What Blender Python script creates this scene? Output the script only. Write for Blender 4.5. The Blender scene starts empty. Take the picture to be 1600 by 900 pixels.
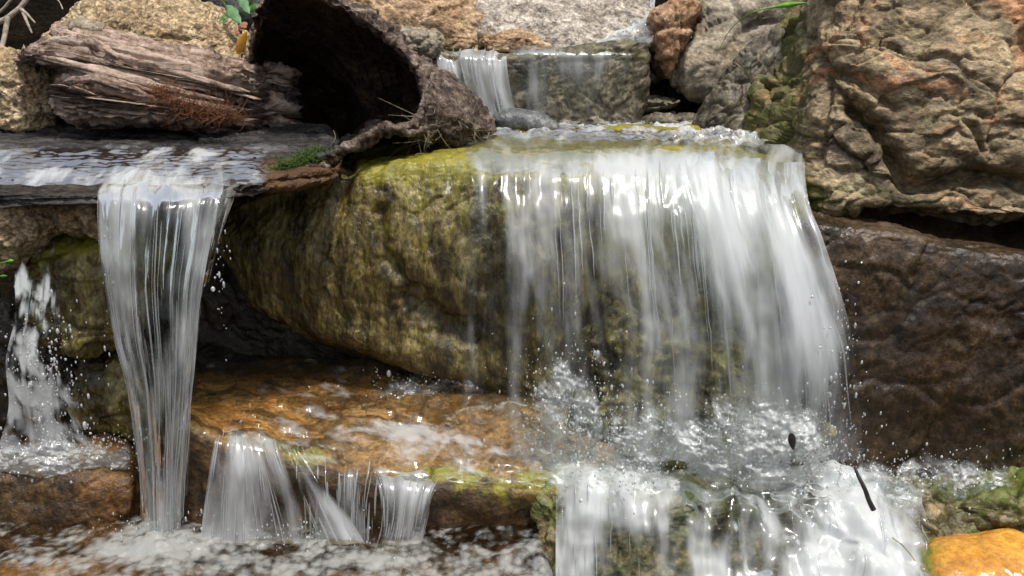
import bpy, math
import numpy as np
from mathutils import Matrix, Euler

# ------------------------------------------------------------------ camera, sky, sun, exposure
S = bpy.context.scene
col = S.collection
F_PX, PITCH, CAM_Z = 1386.0, math.radians(15.5), 1.0
cam_d = bpy.data.cameras.new('camera')
cam = bpy.data.objects.new('camera', cam_d); col.objects.link(cam)
cam_d.sensor_width = 36.0
cam_d.lens = 36.0 * F_PX / 1600.0
cam_d.clip_start, cam_d.clip_end = 0.02, 500
cam.location = (0, 0, CAM_Z)
cam.rotation_euler = (math.pi / 2 - PITCH, 0, 0)
S.camera = cam

SUN_EL, SUN_AZ = math.radians(73), math.radians(150)     # azimuth measured from +Y (behind the falls) towards +X
w = bpy.data.worlds.new('World'); S.world = w; w.use_nodes = True
nt = w.node_tree; nt.nodes.clear()
sky = nt.nodes.new('ShaderNodeTexSky'); sky.sky_type = 'NISHITA'; sky.sun_disc = False
sky.sun_elevation, sky.sun_rotation = SUN_EL, SUN_AZ
sky.dust_density = 3.0; sky.ozone_density = 0.6
bg = nt.nodes.new('ShaderNodeBackground'); bg.inputs['Strength'].default_value = 0.12
wo = nt.nodes.new('ShaderNodeOutputWorld')
hs = nt.nodes.new('ShaderNodeHueSaturation'); hs.inputs['Saturation'].default_value = .45      # thin white cloud
nt.links.new(sky.outputs[0], hs.inputs['Color']); nt.links.new(hs.outputs[0], bg.inputs[0]); nt.links.new(bg.outputs[0], wo.inputs[0])
sd = bpy.data.lights.new('sun', 'SUN'); sd.energy = 3.2; sd.angle = math.radians(7.0); sd.color = (1, .95, .87)
sun = bpy.data.objects.new('sun', sd); col.objects.link(sun)
sdir = np.array([math.sin(SUN_AZ) * math.cos(SUN_EL), math.cos(SUN_AZ) * math.cos(SUN_EL), math.sin(SUN_EL)])
from mathutils import Vector
sun.rotation_euler = Vector(sdir).to_track_quat('Z', 'Y').to_euler()
sun.location = (0, 2, 6)
S.view_settings.view_transform = 'Standard'; S.view_settings.look = 'None'
S.view_settings.gamma = 1; S.view_settings.exposure = 0.5
S.render.engine = 'CYCLES'
S.cycles.use_denoising = True
S.cycles.max_bounces = 6; S.cycles.diffuse_bounces = 3; S.cycles.glossy_bounces = 3
S.cycles.transmission_bounces = 4; S.cycles.transparent_max_bounces = 14
S.cycles.caustics_reflective = False; S.cycles.caustics_refractive = False
S.cycles.sample_clamp_indirect = 4

# ------------------------------------------------------------------ helpers
rng = np.random.default_rng(7)
fw = np.array([0, math.cos(PITCH), -math.sin(PITCH)]); up = np.array([0, math.sin(PITCH), math.cos(PITCH)])

def W(px, py, Y):
    """direction of a photo pixel, met at the distance Y at which the thing stands"""
    px, py, Y = np.broadcast_arrays(np.asarray(px, float), np.asarray(py, float), np.asarray(Y, float))
    d = fw + ((450 - py) / F_PX)[..., None] * up + ((px - 800) / F_PX)[..., None] * np.array([1., 0, 0])
    return np.array([0, 0, CAM_Z]) + d * (Y / d[..., 1])[..., None]

def proj(P):
    q = P - np.array([0, 0, CAM_Z]); z = q @ fw
    return 800 + F_PX * q[..., 0] / z, 450 - F_PX * (q @ up) / z

_perm = np.random.default_rng(3).permutation(256); _perm = np.concatenate([_perm, _perm, _perm])
_g = np.random.default_rng(4).normal(size=(256, 3)); _g /= np.linalg.norm(_g, axis=1)[:, None]
def pn(P):
    sh = P.shape[:-1]; P = P.reshape(-1, 3)
    i = np.floor(P).astype(int); f = P - i; i &= 255
    u = f * f * f * (f * (f * 6 - 15) + 10)
    r = 0
    for a in (0, 1):
        for b in (0, 1):
            for c in (0, 1):
                h = _perm[_perm[_perm[i[:, 0] + a] + ((i[:, 1] + b) & 255)] + ((i[:, 2] + c) & 255)]
                g = _g[h]
                d = (g * (f - (a, b, c))).sum(1)
                wt = (u[:, 0] if a else 1 - u[:, 0]) * (u[:, 1] if b else 1 - u[:, 1]) * (u[:, 2] if c else 1 - u[:, 2])
                r = r + d * wt
    return (r * 1.6).reshape(sh)
def fbm(P, o=4, gain=.5, lac=2.03, ridge=False):
    t, a = 0, 1.0
    for k in range(o):
        n = pn(P * lac ** k + 17.3 * k)
        t = t + a * ((1 - 2 * np.abs(n)) if ridge else n); a *= gain
    return t
def sm(a, b, x):
    t = np.clip((x - a) / (b - a), 0, 1); return t * t * (3 - 2 * t)

def chips(P, seed=0):
    """broken facets: every cell of a jittered lattice is a small plane with a tilt of its own"""
    i = np.floor(P).astype(int); best = np.full(len(P), 1e9); sec = np.full(len(P), 1e9); bh = np.zeros(len(P), int); bc = np.zeros_like(P)
    for a in (-1, 0, 1):
        for b in (-1, 0, 1):
            for c in (-1, 0, 1):
                j = (i + (a, b, c)); k = j & 255
                h = _perm[_perm[_perm[k[:, 0]] + k[:, 1]] + k[:, 2]]
                ctr = j + .5 + _g[(h * 7 + seed) & 255] * .45
                d = ((P - ctr) ** 2).sum(1); m = d < best
                sec = np.where(m, best, np.minimum(sec, d))
                best = np.where(m, d, best); bh = np.where(m, h, bh); bc[m] = ctr[m]
    tilt = _g[(bh * 13 + 5 + seed) & 255]
    return ((P - bc) * tilt).sum(1) + .6 * _g[(bh * 3 + 1) & 255, 0], np.sqrt(sec) - np.sqrt(best)

def cr(A, n, cyclic=False):
    A = np.asarray(A, float); m = len(A)
    if cyclic: t = np.arange(n) * (m / n)
    else: t = np.linspace(0, m - 1, n)
    i = np.floor(t).astype(int)
    if not cyclic: i = np.minimum(i, m - 2)
    f = (t - i).reshape((-1,) + (1,) * (A.ndim - 1))
    if cyclic: p = [A[(i + k) % m] for k in (-1, 0, 1, 2)]
    else:
        E = np.concatenate([2 * A[:1] - A[1:2], A, 2 * A[-1:] - A[-2:-1]])
        p = [E[i + k + 1] for k in (-1, 0, 1, 2)]
    return .5 * (2 * p[1] + (p[2] - p[0]) * f + (2 * p[0] - 5 * p[1] + 4 * p[2] - p[3]) * f ** 2 + (3 * p[1] - p[0] - 3 * p[2] + p[3]) * f ** 3)

def vnormals(V, quads):
    a, b, c, d = (V[quads[:, k]] for k in range(4))
    n = np.cross(c - a, d - b); N = np.zeros_like(V)
    for k in range(4):
        for ax in range(3): N[:, ax] += np.bincount(quads[:, k], n[:, ax], len(V))
    return N / (np.linalg.norm(N, axis=1)[:, None] + 1e-12)

def grid_quads(nr, nc, cyc_r=False, cyc_c=False):
    R = np.arange(nr if cyc_r else nr - 1); C = np.arange(nc if cyc_c else nc - 1)
    r, c = np.meshgrid(R, C, indexing='ij'); r = r.ravel(); c = c.ravel(); r2 = (r + 1) % nr; c2 = (c + 1) % nc
    return np.stack([r * nc + c, r * nc + c2, r2 * nc + c2, r2 * nc + c], 1)

def props(o, label=None, cat=None, group=None, kind=None):
    for k, v in (('label', label), ('category', cat), ('group', group), ('kind', kind)):
        if v: o[k] = v
    return o

def mk(name, V, quads, mat, parent=None, attrs=None, vec=None, smooth=True, tris=None):
    V = np.asarray(V, float).reshape(-1, 3)
    base = np.array([(V[:, 0].min() + V[:, 0].max()) / 2, (V[:, 1].min() + V[:, 1].max()) / 2, V[:, 2].min()])
    if parent is not None: base = np.array(parent.location)
    me = bpy.data.meshes.new(name)
    q = np.asarray(quads, np.int32).reshape(-1, 4) if quads is not None else np.zeros((0, 4), np.int32)
    t = np.asarray(tris, np.int32).reshape(-1, 3) if tris is not None else np.zeros((0, 3), np.int32)
    me.vertices.add(len(V)); me.vertices.foreach_set('co', (V - base).astype(np.float32).ravel())
    loops = np.concatenate([q.ravel(), t.ravel()])
    me.loops.add(len(loops)); me.loops.foreach_set('vertex_index', loops)
    st = np.concatenate([np.arange(len(q)) * 4, len(q) * 4 + np.arange(len(t)) * 3]).astype(np.int32)
    me.polygons.add(len(st)); me.polygons.foreach_set('loop_start', st)
    me.polygons.foreach_set('use_smooth', np.full(len(st), smooth))
    for k, v in (attrs or {}).items():
        me.attributes.new(k, 'FLOAT', 'POINT').data.foreach_set('value', np.asarray(v, np.float32).ravel())
    for k, v in (vec or {}).items():
        me.attributes.new(k, 'FLOAT_VECTOR', 'POINT').data.foreach_set('vector', np.asarray(v, np.float32).ravel())
    me.update(calc_edges=True); me.validate()
    me.materials.append(mat)
    o = bpy.data.objects.new(name, me); col.objects.link(o)
    if parent is not None: o.parent = parent
    else: o.location = base
    return o

def groove(V, lines):
    """depth of worn cracks that run along the given lines on a face"""
    d = 0
    px, py = proj(V)
    for pts, wd, dep in lines or ():
        pts = np.array(pts, float); best = np.full(px.shape, 1e9)
        wob = fbm(V * 25, 2) * wd * .5
        for a, b in zip(pts[:-1], pts[1:]):
            ab = b - a; t = np.clip(((px - a[0]) * ab[0] + (py - a[1]) * ab[1]) / (ab @ ab), 0, 1)
            best = np.minimum(best, np.hypot(px - a[0] - t * ab[0], py - a[1] - t * ab[1]))
        d = d - dep * np.exp(-((best + wob) / wd) ** 2)
    return d

def roughen(V, N, a=.02, f=6, fine=.004, ff=45, ridge=.0, rf=10, stretch=(1, 1, 1), seed=0, cracks=None, chip=.010, cf=11, cst=(1, 1, 1)):
    st = np.array(stretch) ; Q = V * st + seed * 7.77
    d = a * fbm(Q * f, 3) + fine * fbm(Q * ff, 4, .6)
    if ridge: d = d - ridge * np.clip(fbm(Q * rf + 5, 3, ridge=True) - .55, 0, 1)
    if chip:
        Pw_ = V + .03 * np.stack([fbm(V * 9 + k * 31, 2) for k in range(3)], -1)
        for amp, fr in ((chip, cf), (chip * .45, cf * 2.6)):
            t, g_ = chips(Pw_ * np.array(cst) * fr + seed * 3.3, seed); d = d + amp * (t - .5 * np.exp(-(g_ / .08) ** 2))
    if cracks: d = d + groove(V, cracks)
    return V + N * np.asarray(d)[:, None]

def stone(name, outline, Y, thick, mat, e=.55, lean=0, yaw=0, n=(200, 110), label=None, cat='rock', group=None, kind=None,
          moss=None, parent=None, **kw):
    """a solid stone with this outline, standing at the distance Y, as deep as it is thick"""
    m = max(n[1], n[0] // 2); m += 1 - m % 2
    L = cr(np.array(outline, float), 720, True)
    P = W(L[:, 0], L[:, 1], Y); C = P.mean(0)
    t = np.linspace(0, math.pi / 2, 2000)
    r, d = np.sin(t) ** e, np.cos(t) ** e
    R0 = np.linalg.norm(P - C, axis=1).mean()
    s = np.concatenate([[0], np.cumsum(np.hypot(np.diff(r) * R0, np.diff(d) * thick))])
    g = np.linspace(-1, 1, m); u, v = np.meshgrid(g, g)
    k = np.maximum(np.abs(u), np.abs(v))
    wide = np.abs(u) > np.abs(v)
    with np.errstate(divide='ignore', invalid='ignore'):
        ang = np.where(wide, math.pi / 4 * v / u + np.where(u < 0, math.pi, 0), math.pi / 2 - math.pi / 4 * u / v + np.where(v < 0, math.pi, 0))
    ang = np.nan_to_num(ang) % (2 * math.pi)
    rr_ = np.interp(k * s[-1], s, r); dd = np.interp(k * s[-1], s, d)
    f = ang / (2 * math.pi) * 720; i0 = np.floor(f).astype(int) % 720; fr = (f - np.floor(f))[..., None]
    edge = (P[i0] * (1 - fr) + P[(i0 + 1) % 720] * fr) - C
    F = C + rr_[..., None] * edge; Bk = F.copy()
    F[..., 1] += thick * .8 - dd * thick; Bk[..., 1] += thick * .8 + dd * thick
    V = np.concatenate([F.reshape(-1, 3), Bk.reshape(-1, 3)])
    V[:, 1] += lean * (V[:, 2] - C[2]) + yaw * (V[:, 0] - C[0])
    q1 = grid_quads(m, m); idx = np.arange(m * m).reshape(m, m); mp = idx + m * m
    bd = (k > 1 - 1e-9); mp = np.where(bd, idx, mp).ravel()
    q = np.concatenate([q1, mp[q1][:, ::-1]])
    N = vnormals(V, q)
    if ((V - V.mean(0)) * N).sum() < 0: q = q[:, ::-1]; N = -N
    V = roughen(V, N, **kw)
    used = np.zeros(len(V), bool); used[q.ravel()] = True; re_ = np.cumsum(used) - 1; V = V[used]; q = re_[q]
    px, py = proj(V)
    o = mk(name, V, q, mat, parent, {'moss': moss(px, py, V) if moss else np.zeros(len(V))})
    return props(o, label, cat, group, kind) if parent is None else o

def patch(ctrl, nr, nc, cyc_r=False, cyc_c=False):
    c = np.array(ctrl, float)
    P = W(c[..., 0], c[..., 1], c[..., 2])
    D = cr(P, nr, cyc_r)
    return np.swapaxes(cr(np.swapaxes(D, 0, 1), nc, cyc_c), 0, 1)
def field(vals, nr, nc):
    D = cr(np.array(vals, float), nr); return np.clip(cr(D.T, nc).T, 0, 1.2)

def loft_rock(name, ctrl, nr, nc, mat, cap=.05, label=None, cat='rock', moss=None, orange_tint=None, **kw):
    """a boulder from sections (rows run round it: top, front, underside, back; columns run along it)"""
    c = np.array(ctrl, float)
    P = W(c[..., 0], c[..., 1], c[..., 2])                       # rows, cols, 3
    def ends(first):
        e = P[:, 0] if first else P[:, -1]; m = e.mean(0); out = np.array([-1. if first else 1., 0, 0])
        return [m + (e - m) * s + out * cap * k for s, k in ((.86, .6), (.5, 1), (.02, 1.1))]
    A = ends(True)[::-1]; B = ends(False)
    P = np.concatenate([np.stack(A, 1), P, np.stack(B, 1)], 1)
    D = cr(P, nr, True); V3 = np.swapaxes(cr(np.swapaxes(D, 0, 1), nc), 0, 1)
    V = V3.reshape(-1, 3); q = grid_quads(nr, nc, True, False)
    N = vnormals(V, q)
    if ((V - V.mean(0)) * N).sum() < 0: q = q[:, ::-1]; N = -N
    V = roughen(V, N, **kw)
    px, py = proj(V)
    at = {'moss': moss(px, py, V) if moss else np.zeros(len(V))}
    if orange_tint: at['orange_tint'] = orange_tint(px, py, V)
    o = mk(name, V, q, mat, None, at)
    props(o, label, cat)
    return o, V.reshape(nr, nc, 3)

# ------------------------------------------------------------------ materials
class NT:
    def __init__(s, name):
        s.m = bpy.data.materials.new(name); s.m.use_nodes = True; s.t = s.m.node_tree; s.t.nodes.clear()
    def n(s, typ, ins=None, **pr):
        nd = s.t.nodes.new('ShaderNode' + typ)
        for k, v in pr.items(): setattr(nd, k, v)
        for k, v in (ins or {}).items():
            sk = nd.inputs[k]
            if hasattr(v, 'is_output') or isinstance(v, bpy.types.NodeSocket): s.t.links.new(v, sk)
            else:
                if isinstance(v, tuple) and len(v) == 3 and sk.type == 'RGBA': v = v + (1,)
                sk.default_value = v
        return nd
    def math(s, op, a, b=None, c=None, clamp=False):
        ins = {0: a}
        if b is not None: ins[1] = b
        if c is not None: ins[2] = c
        return s.n('Math', ins, operation=op, use_clamp=clamp).outputs[0]
    def mapr(s, v, a, b, lo=0., hi=1., smooth=True):
        return s.n('MapRange', {'Value': v, 'From Min': a, 'From Max': b, 'To Min': lo, 'To Max': hi}, interpolation_type='SMOOTHSTEP' if smooth else 'LINEAR').outputs[0]
    def noise(s, vec, scale, detail=4, rough=.55, dist=0.):
        return s.n('TexNoise', {'Vector': vec, 'Scale': scale, 'Detail': detail, 'Roughness': rough, 'Distortion': dist}).outputs[0]
    def mapping(s, vec, scale=(1, 1, 1), rot=(0, 0, 0), loc=(0, 0, 0)):
        return s.n('Mapping', {'Vector': vec, 'Scale': scale, 'Rotation': rot, 'Location': loc}).outputs[0]
    def ramp(s, v, stops, interp='LINEAR'):
        nd = s.n('ValToRGB', {0: v}); r = nd.color_ramp; r.interpolation = interp
        while len(r.elements) < len(stops): r.elements.new(.5)
        for e, (p, c) in zip(r.elements, stops): e.position = p; e.color = tuple(c) + (1,)
        return nd.outputs[0]
    def mix(s, f, a, b, mode='MIX'):
        nd = s.n('Mix', data_type='RGBA', blend_type=mode)
        for k, v in ((0, f), (6, a), (7, b)):
            if isinstance(v, bpy.types.NodeSocket): s.t.links.new(v, nd.inputs[k])
            else: nd.inputs[k].default_value = (v + (1,)) if isinstance(v, tuple) else v
        return nd.outputs[2]
    def mixs(s, f, a, b): return s.n('MixShader', {0: f, 1: a, 2: b}).outputs[0]
    def out(s, sh): s.n('OutputMaterial', {0: sh}); return s.m

def rock_mat(name, stops, scale=9, stretch=(1, 1, 1), rough=(.45, .85), bump=.5, moss=((.10, .11, .015), (.045, .055, .01)), patchy=None,
             spec=.4, fine=70, pits=0., rot=(0, 0, 0), coat=0., dist=.6, bd=.014, contrast=.5, orange_tint=None):
    k = NT(name)
    co = k.n('TexCoord').outputs['Object']; v = k.mapping(co, stretch, rot)
    n1 = k.noise(v, scale, 6, .62, dist)
    n2 = k.noise(v, fine, 4, .7)
    n3 = k.noise(v, scale * .32, 3, .5)
    val = k.math('ADD', k.math('MULTIPLY', n1, .55), k.math('ADD', k.math('MULTIPLY', n2, .27), k.math('MULTIPLY', n3, .18)))
    val = k.mapr(val, .33, .67, smooth=False)
    c = k.ramp(val, stops)
    if patchy:
        for (pc, sc, lo, hi, amt) in patchy:
            m = k.mapr(k.noise(k.mapping(v, loc=(sc, 3, 1)), sc, 6, .65, .8), lo, hi)
            c = k.mix(k.math('MULTIPLY', m, amt), c, pc)
    sp1 = k.noise(k.mapping(v, loc=(2, 7, 4)), fine * 1.6, 5, .75, .5); sp2 = k.noise(k.mapping(v, loc=(9, 1, 4)), scale * 2.6, 6, .7, 1.2)
    grain = k.math('MULTIPLY', k.mapr(sp1, .34, .66, 1 - contrast, 1 + contrast), k.mapr(sp2, .34, .66, 1 - contrast * .9, 1 + contrast * .8))
    if orange_tint:
        sa = k.n('Attribute', attribute_name='orange_tint').outputs['Fac']
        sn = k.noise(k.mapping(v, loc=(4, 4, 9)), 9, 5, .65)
        c = k.mix(k.mapr(k.math('ADD', sa, k.math('MULTIPLY', k.math('SUBTRACT', sn, .5), .9)), .3, .7), c, k.ramp(n1, orange_tint))
    c = k.mix(1., c, k.n('CombineColor', {0: grain, 1: grain, 2: grain}).outputs[0], 'MULTIPLY')
    at = k.n('Attribute', attribute_name='moss').outputs['Fac']
    mn = k.noise(v, 34, 6, .7)
    mm = k.mapr(k.math('ADD', at, k.math('MULTIPLY', k.math('SUBTRACT', mn, .5), 1.8)), .3, .85)
    mc = k.ramp(k.math('ADD', k.math('MULTIPLY', sp2, .6), k.math('MULTIPLY', k.noise(v, 14, 3, .6), .4)), [(.33, moss[1]), (.68, moss[0])])
    c = k.mix(mm, c, mc)
    h = k.math('ADD', k.math('ADD', k.math('MULTIPLY', n1, .7), k.math('MULTIPLY', n2, .5)), k.math('ADD', k.math('MULTIPLY', sp1, .22), k.math('MULTIPLY', sp2, .5)))
    if pits:
        vo = k.n('TexVoronoi', {'Vector': k.n('VectorMath', {0: v, 1: k.n('VectorMath', {0: k.n('TexNoise', {'Vector': v, 'Scale': 50.}).outputs['Color'], 1: (.02, .02, .02)}, operation='MULTIPLY').outputs[0]}, operation='ADD').outputs[0], 'Scale': pits}, feature='F1').outputs[0]
        h = k.math('ADD', h, k.math('MULTIPLY', vo, .5))
        c = k.mix(k.math('MULTIPLY', k.mapr(vo, .45, .8), .6), c, tuple(x * .45 for x in stops[0][1]))
    b = k.n('Bump', {'Strength': bump, 'Distance': bd, 'Height': h}).outputs[0]
    r = k.mapr(k.noise(v, scale * 1.3, 4), .35, .65, *rough)
    p = k.n('BsdfPrincipled', {'Base Color': c, 'Roughness': r, 'Normal': b, 'Specular IOR Level': spec, 'Coat Weight': coat, 'Coat Roughness': .12})
    return k.out(p.outputs[0])

def wood_mat(name, stops, stretch, bump=.8, rough=.8, rot=(0, 0, 0)):
    k = NT(name); co = k.n('TexCoord').outputs['Object']
    v = k.mapping(k.mapping(co, rot=rot), stretch)
    n1 = k.noise(v, 6, 8, .68, .8); n2 = k.noise(co, 75, 6, .75, .6)
    val = k.mapr(k.math('ADD', k.math('MULTIPLY', n1, .6), k.math('MULTIPLY', n2, .4)), .38, .63, smooth=False)
    c = k.ramp(val, stops)
    at = k.n('Attribute', attribute_name='moss').outputs['Fac']
    mm = k.mapr(k.math('ADD', at, k.math('SUBTRACT', k.noise(co, 30, 5, .7), .5)), .4, .65)
    c = k.mix(mm, c, k.ramp(n2, [(.35, (.012, .03, .006)), (.7, (.09, .14, .025))]))
    b = k.n('Bump', {'Strength': bump, 'Distance': .012, 'Height': k.math('ADD', n1, k.math('MULTIPLY', n2, .7))}).outputs[0]
    p = k.n('BsdfPrincipled', {'Base Color': c, 'Roughness': rough, 'Normal': b, 'Specular IOR Level': .3})
    return k.out(p.outputs[0])

def plain(name, c, rough=.6, var=.35, sc=40, transl=0.):
    k = NT(name); co = k.n('TexCoord').outputs['Object']
    n = k.noise(co, sc, 5, .65)
    cc = k.mix(k.mapr(n, .35, .65), tuple(x * (1 - var) for x in c), tuple(min(1, x * (1 + var)) for x in c))
    b = k.n('Bump', {'Strength': .4, 'Distance': .004, 'Height': n}).outputs[0]
    p = k.n('BsdfPrincipled', {'Base Color': cc, 'Roughness': rough, 'Normal': b})
    if transl:
        return k.out(k.mixs(transl, p.outputs[0], k.n('BsdfTranslucent', {0: cc}).outputs[0]))
    return k.out(p.outputs[0])

def water_mat(name, sx=15, sy=3.0, tint=(.90, .94, .92), white=(.80, .83, .84), soft=.13, maxf=.95, bump=.5, bdist=.015, fine=3.6, glossr=.06, bub=0, spread=1.25, gloss=1., finew=.28):
    """clear water that carries streaks of air: 'foam' says how much air, 'cover' where the sheet tears open"""
    k = NT(name)
    fl = k.n('Attribute', attribute_name='flow').outputs['Vector']
    foam = k.n('Attribute', attribute_name='foam').outputs['Fac']
    cov = k.n('Attribute', attribute_name='cover').outputs['Fac']
    warp = k.n('VectorMath', {0: k.n('TexNoise', {'Vector': k.mapping(fl, (5, 2.5, 1)), 'Scale': 1., 'Detail': 1.}).outputs['Color'], 1: (.07, .10, 0)}, operation='MULTIPLY').outputs[0]
    fl = k.n('VectorMath', {0: fl, 1: warp}, operation='ADD').outputs[0]
    v1 = k.mapping(fl, (sx, sy, 1)); v2 = k.mapping(fl, (sx * fine, sy * 1.9, 1), loc=(5, 3, 1))
    s1 = k.noise(v1, 1, 3, .5, .3); s2 = k.noise(v2, 1, 3, .5, .1)
    st = k.math('ADD', k.math('MULTIPLY', s1, 1 - finew), k.math('MULTIPLY', s2, finew))
    if bub:
        vo = k.n('TexVoronoi', {'Vector': fl, 'Scale': bub, 'Randomness': 1.}, feature='F1').outputs[0]
        st = k.math('ADD', st, k.math('MULTIPLY', k.math('SUBTRACT', .4, vo), .22))
    st = k.math('ADD', .5, k.math('MULTIPLY', k.math('SUBTRACT', st, .5), spread))
    thr = k.math('SUBTRACT', .76, k.math('MULTIPLY', foam, .5))
    f = k.mapr(k.math('SUBTRACT', st, thr), -soft, soft, 0, maxf)
    bn = k.n('Bump', {'Strength': bump, 'Distance': bdist, 'Height': st}).outputs[0]
    fr = k.n('Fresnel', {'IOR': 1.33, 'Normal': bn}).outputs[0]
    clear = k.mixs(k.math('MULTIPLY', fr, gloss), k.n('BsdfTransparent', {0: tint}).outputs[0], k.n('BsdfGlossy', {'Color': (1., 1., 1.), 'Roughness': glossr, 'Normal': bn}).outputs[0])
    df = k.n('BsdfDiffuse', {'Color': white, 'Normal': bn}).outputs[0]; tr = k.n('BsdfTranslucent', {'Color': white, 'Normal': bn}).outputs[0]
    fo = k.mixs(.45, df, tr)
    fo = k.mixs(.12, fo, k.n('BsdfGlossy', {'Roughness': .2, 'Normal': bn}).outputs[0])
    sh = k.mixs(f, clear, fo)
    cut = k.mapr(k.math('ADD', cov, k.math('MULTIPLY', k.math('SUBTRACT', st, .5), 1.5)), .14, .74)
    sh = k.mixs(cut, k.n('BsdfTransparent', {0: (1., 1., 1.)}).outputs[0], sh)
    return k.out(sh)

def strand_mat(name, op=.55):
    k = NT(name)
    a = k.n('BsdfDiffuse', {'Color': (.85, .87, .88)}).outputs[0]; b = k.n('BsdfTranslucent', {'Color': (.85, .87, .88)}).outputs[0]
    g = k.n('BsdfGlossy', {'Roughness': .08}).outputs[0]
    s = k.mixs(.35, k.mixs(.5, a, b), g)
    return k.out(k.mixs(op, k.n('BsdfTransparent', {0: (.97, .98, .98)}).outputs[0], s))

M = {}
M['boulder'] = rock_mat('wet_mossy_boulder', [(0, (.010, .007, .002)), (.35, (.042, .029, .009)), (.55, (.105, .079, .025)), (.8, (.19, .152, .058)), (1, (.29, .245, .11))],
    12, (1, 1, .34), (.14, .42), .6, contrast=.55, moss=((.31, .27, .035), (.10, .090, .011)), patchy=[((.02, .013, .004), 7, .5, .66, .8), ((.16, .15, .05), 26, .55, .7, .6)])
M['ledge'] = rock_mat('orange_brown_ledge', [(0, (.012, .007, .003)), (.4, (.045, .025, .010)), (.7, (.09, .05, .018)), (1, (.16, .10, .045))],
    8, (1, 1, 1), (.2, .5), .6, moss=((.30, .26, .02), (.12, .11, .012)), orange_tint=[(.25, (.09, .04, .011)), (.5, (.20, .095, .026)), (.75, (.31, .17, .055))])
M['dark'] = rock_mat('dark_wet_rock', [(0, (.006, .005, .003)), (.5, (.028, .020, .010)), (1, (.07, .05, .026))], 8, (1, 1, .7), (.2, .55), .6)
M['right'] = rock_mat('lichen_rock', [(0, (.03, .022, .012)), (.3, (.12, .088, .046)), (.55, (.25, .185, .105)), (.8, (.38, .295, .18)), (1, (.5, .42, .29))],
    9, (.8, 1, 1.25), (.5, .9), .7, contrast=.4, moss=((.13, .125, .02), (.03, .04, .01)), pits=0,
    patchy=[((.46, .22, .10), 5, .53, .64, .7), ((.035, .026, .016), 4.2, .5, .64, .75), ((.24, .22, .11), 12, .55, .7, .5)])
M['rledge'] = rock_mat('brown_wet_ledge', [(0, (.010, .006, .003)), (.4, (.030, .018, .009)), (.75, (.058, .036, .018)), (1, (.10, .066, .035))],
    5, (1, 1, .8), (.2, .5), .45, moss=((.05, .05, .015), (.02, .024, .01)), patchy=[((.012, .010, .006), 5, .52, .68, .7)])
M['gold'] = rock_mat('golden_grit_stone', [(0, (.09, .055, .03)), (.35, (.30, .21, .115)), (.65, (.46, .35, .21)), (1, (.62, .51, .36))],
    12, (1, 1, 1), (.7, .95), .7, contrast=.38, moss=((.14, .14, .04), (.07, .07, .02)), pits=95, patchy=[((.42, .22, .10), 5, .54, .68, .45), ((.3, .25, .13), 6, .5, .68, .5)])
M['tan'] = rock_mat('tan_sandstone', [(0, (.12, .07, .035)), (.4, (.27, .17, .09)), (.7, (.4, .28, .17)), (1, (.5, .4, .28))], 9, (1, 1, 1.4), (.6, .9), .7,
    moss=((.2, .19, .05), (.1, .1, .03)))
M['slab'] = rock_mat('grey_sandstone', [(0, (.16, .13, .10)), (.4, (.30, .26, .21)), (.7, (.40, .355, .30)), (1, (.5, .46, .4))], 12, (1, 1, 1.3), (.6, .9), .8,
    moss=((.2, .2, .06), (.1, .1, .03)))
M['grey'] = rock_mat('grey_stone', [(0, (.07, .058, .042)), (.4, (.20, .17, .125)), (.75, (.32, .275, .205)), (1, (.44, .39, .31))], 8, (1, 1, 1), (.6, .9), .5, contrast=.35,
    moss=((.16, .16, .04), (.06, .065, .02)), patchy=[((.27, .18, .1), 5, .55, .68, .6)])
M['upper'] = rock_mat('damp_ledge_stone', [(0, (.032, .026, .017)), (.4, (.09, .076, .05)), (.7, (.15, .128, .088)), (1, (.23, .2, .15))], 9, (1, 1, .7), (.25, .6), .5,
    moss=((.16, .15, .035), (.08, .08, .02)))
M['orange'] = rock_mat('orange_stone', [(0, (.25, .10, .02)), (.4, (.42, .19, .03)), (.7, (.55, .29, .05)), (1, (.65, .42, .15))], 6, (1, 1, 1), (.12, .3), .12, contrast=.22,
    moss=((.2, .2, .02), (.08, .09, .012)), spec=.5)
M['knob'] = rock_mat('rusty_stone', [(0, (.12, .06, .03)), (.4, (.27, .15, .08)), (1, (.42, .28, .17))], 12, (1, 1, 1), (.6, .9), .6)
M['rot'] = rock_mat('rotten_wood', [(0, (.015, .010, .006)), (.5, (.06, .042, .027)), (1, (.13, .095, .065))], 10, (1, 1, 1), (.9, 1), .5, spec=.05)
M['pebble'] = rock_mat('slate_pebble', [(0, (.035, .038, .038)), (.5, (.09, .095, .095)), (1, (.2, .205, .2))], 22, (1, 1, 1), (.3, .6), .3)
M['slate'] = rock_mat('black_slate', [(0, (.008, .008, .009)), (.5, (.03, .028, .027)), (1, (.09, .085, .08))], 14, (.35, 1.2, 1), (.2, .5), .9, spec=.3,
    moss=((.12, .06, .02), (.05, .022, .008)))
M['moss'] = rock_mat('green_mossy_rock', [(0, (.02, .018, .008)), (.5, (.09, .075, .03)), (1, (.28, .2, .1))], 8, (1, 1, 1), (.2, .5), .5,
    moss=((.13, .15, .02), (.03, .06, .012)))
M['soil'] = rock_mat('shade_toned_soil', [(0, (.002, .0016, .001)), (.5, (.007, .005, .003)), (1, (.018, .012, .007))], 14, (1, 1, 1), (.9, 1), .9, spec=.05)  # ground colour taken near black to stand in for shade in the hollows
M['bed'] = rock_mat('stream_bed', [(0, (.03, .014, .005)), (.45, (.11, .055, .016)), (.75, (.2, .11, .035)), (1, (.28, .17, .07))], 5, (1, 1, 1), (.3, .6), .5)
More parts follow.
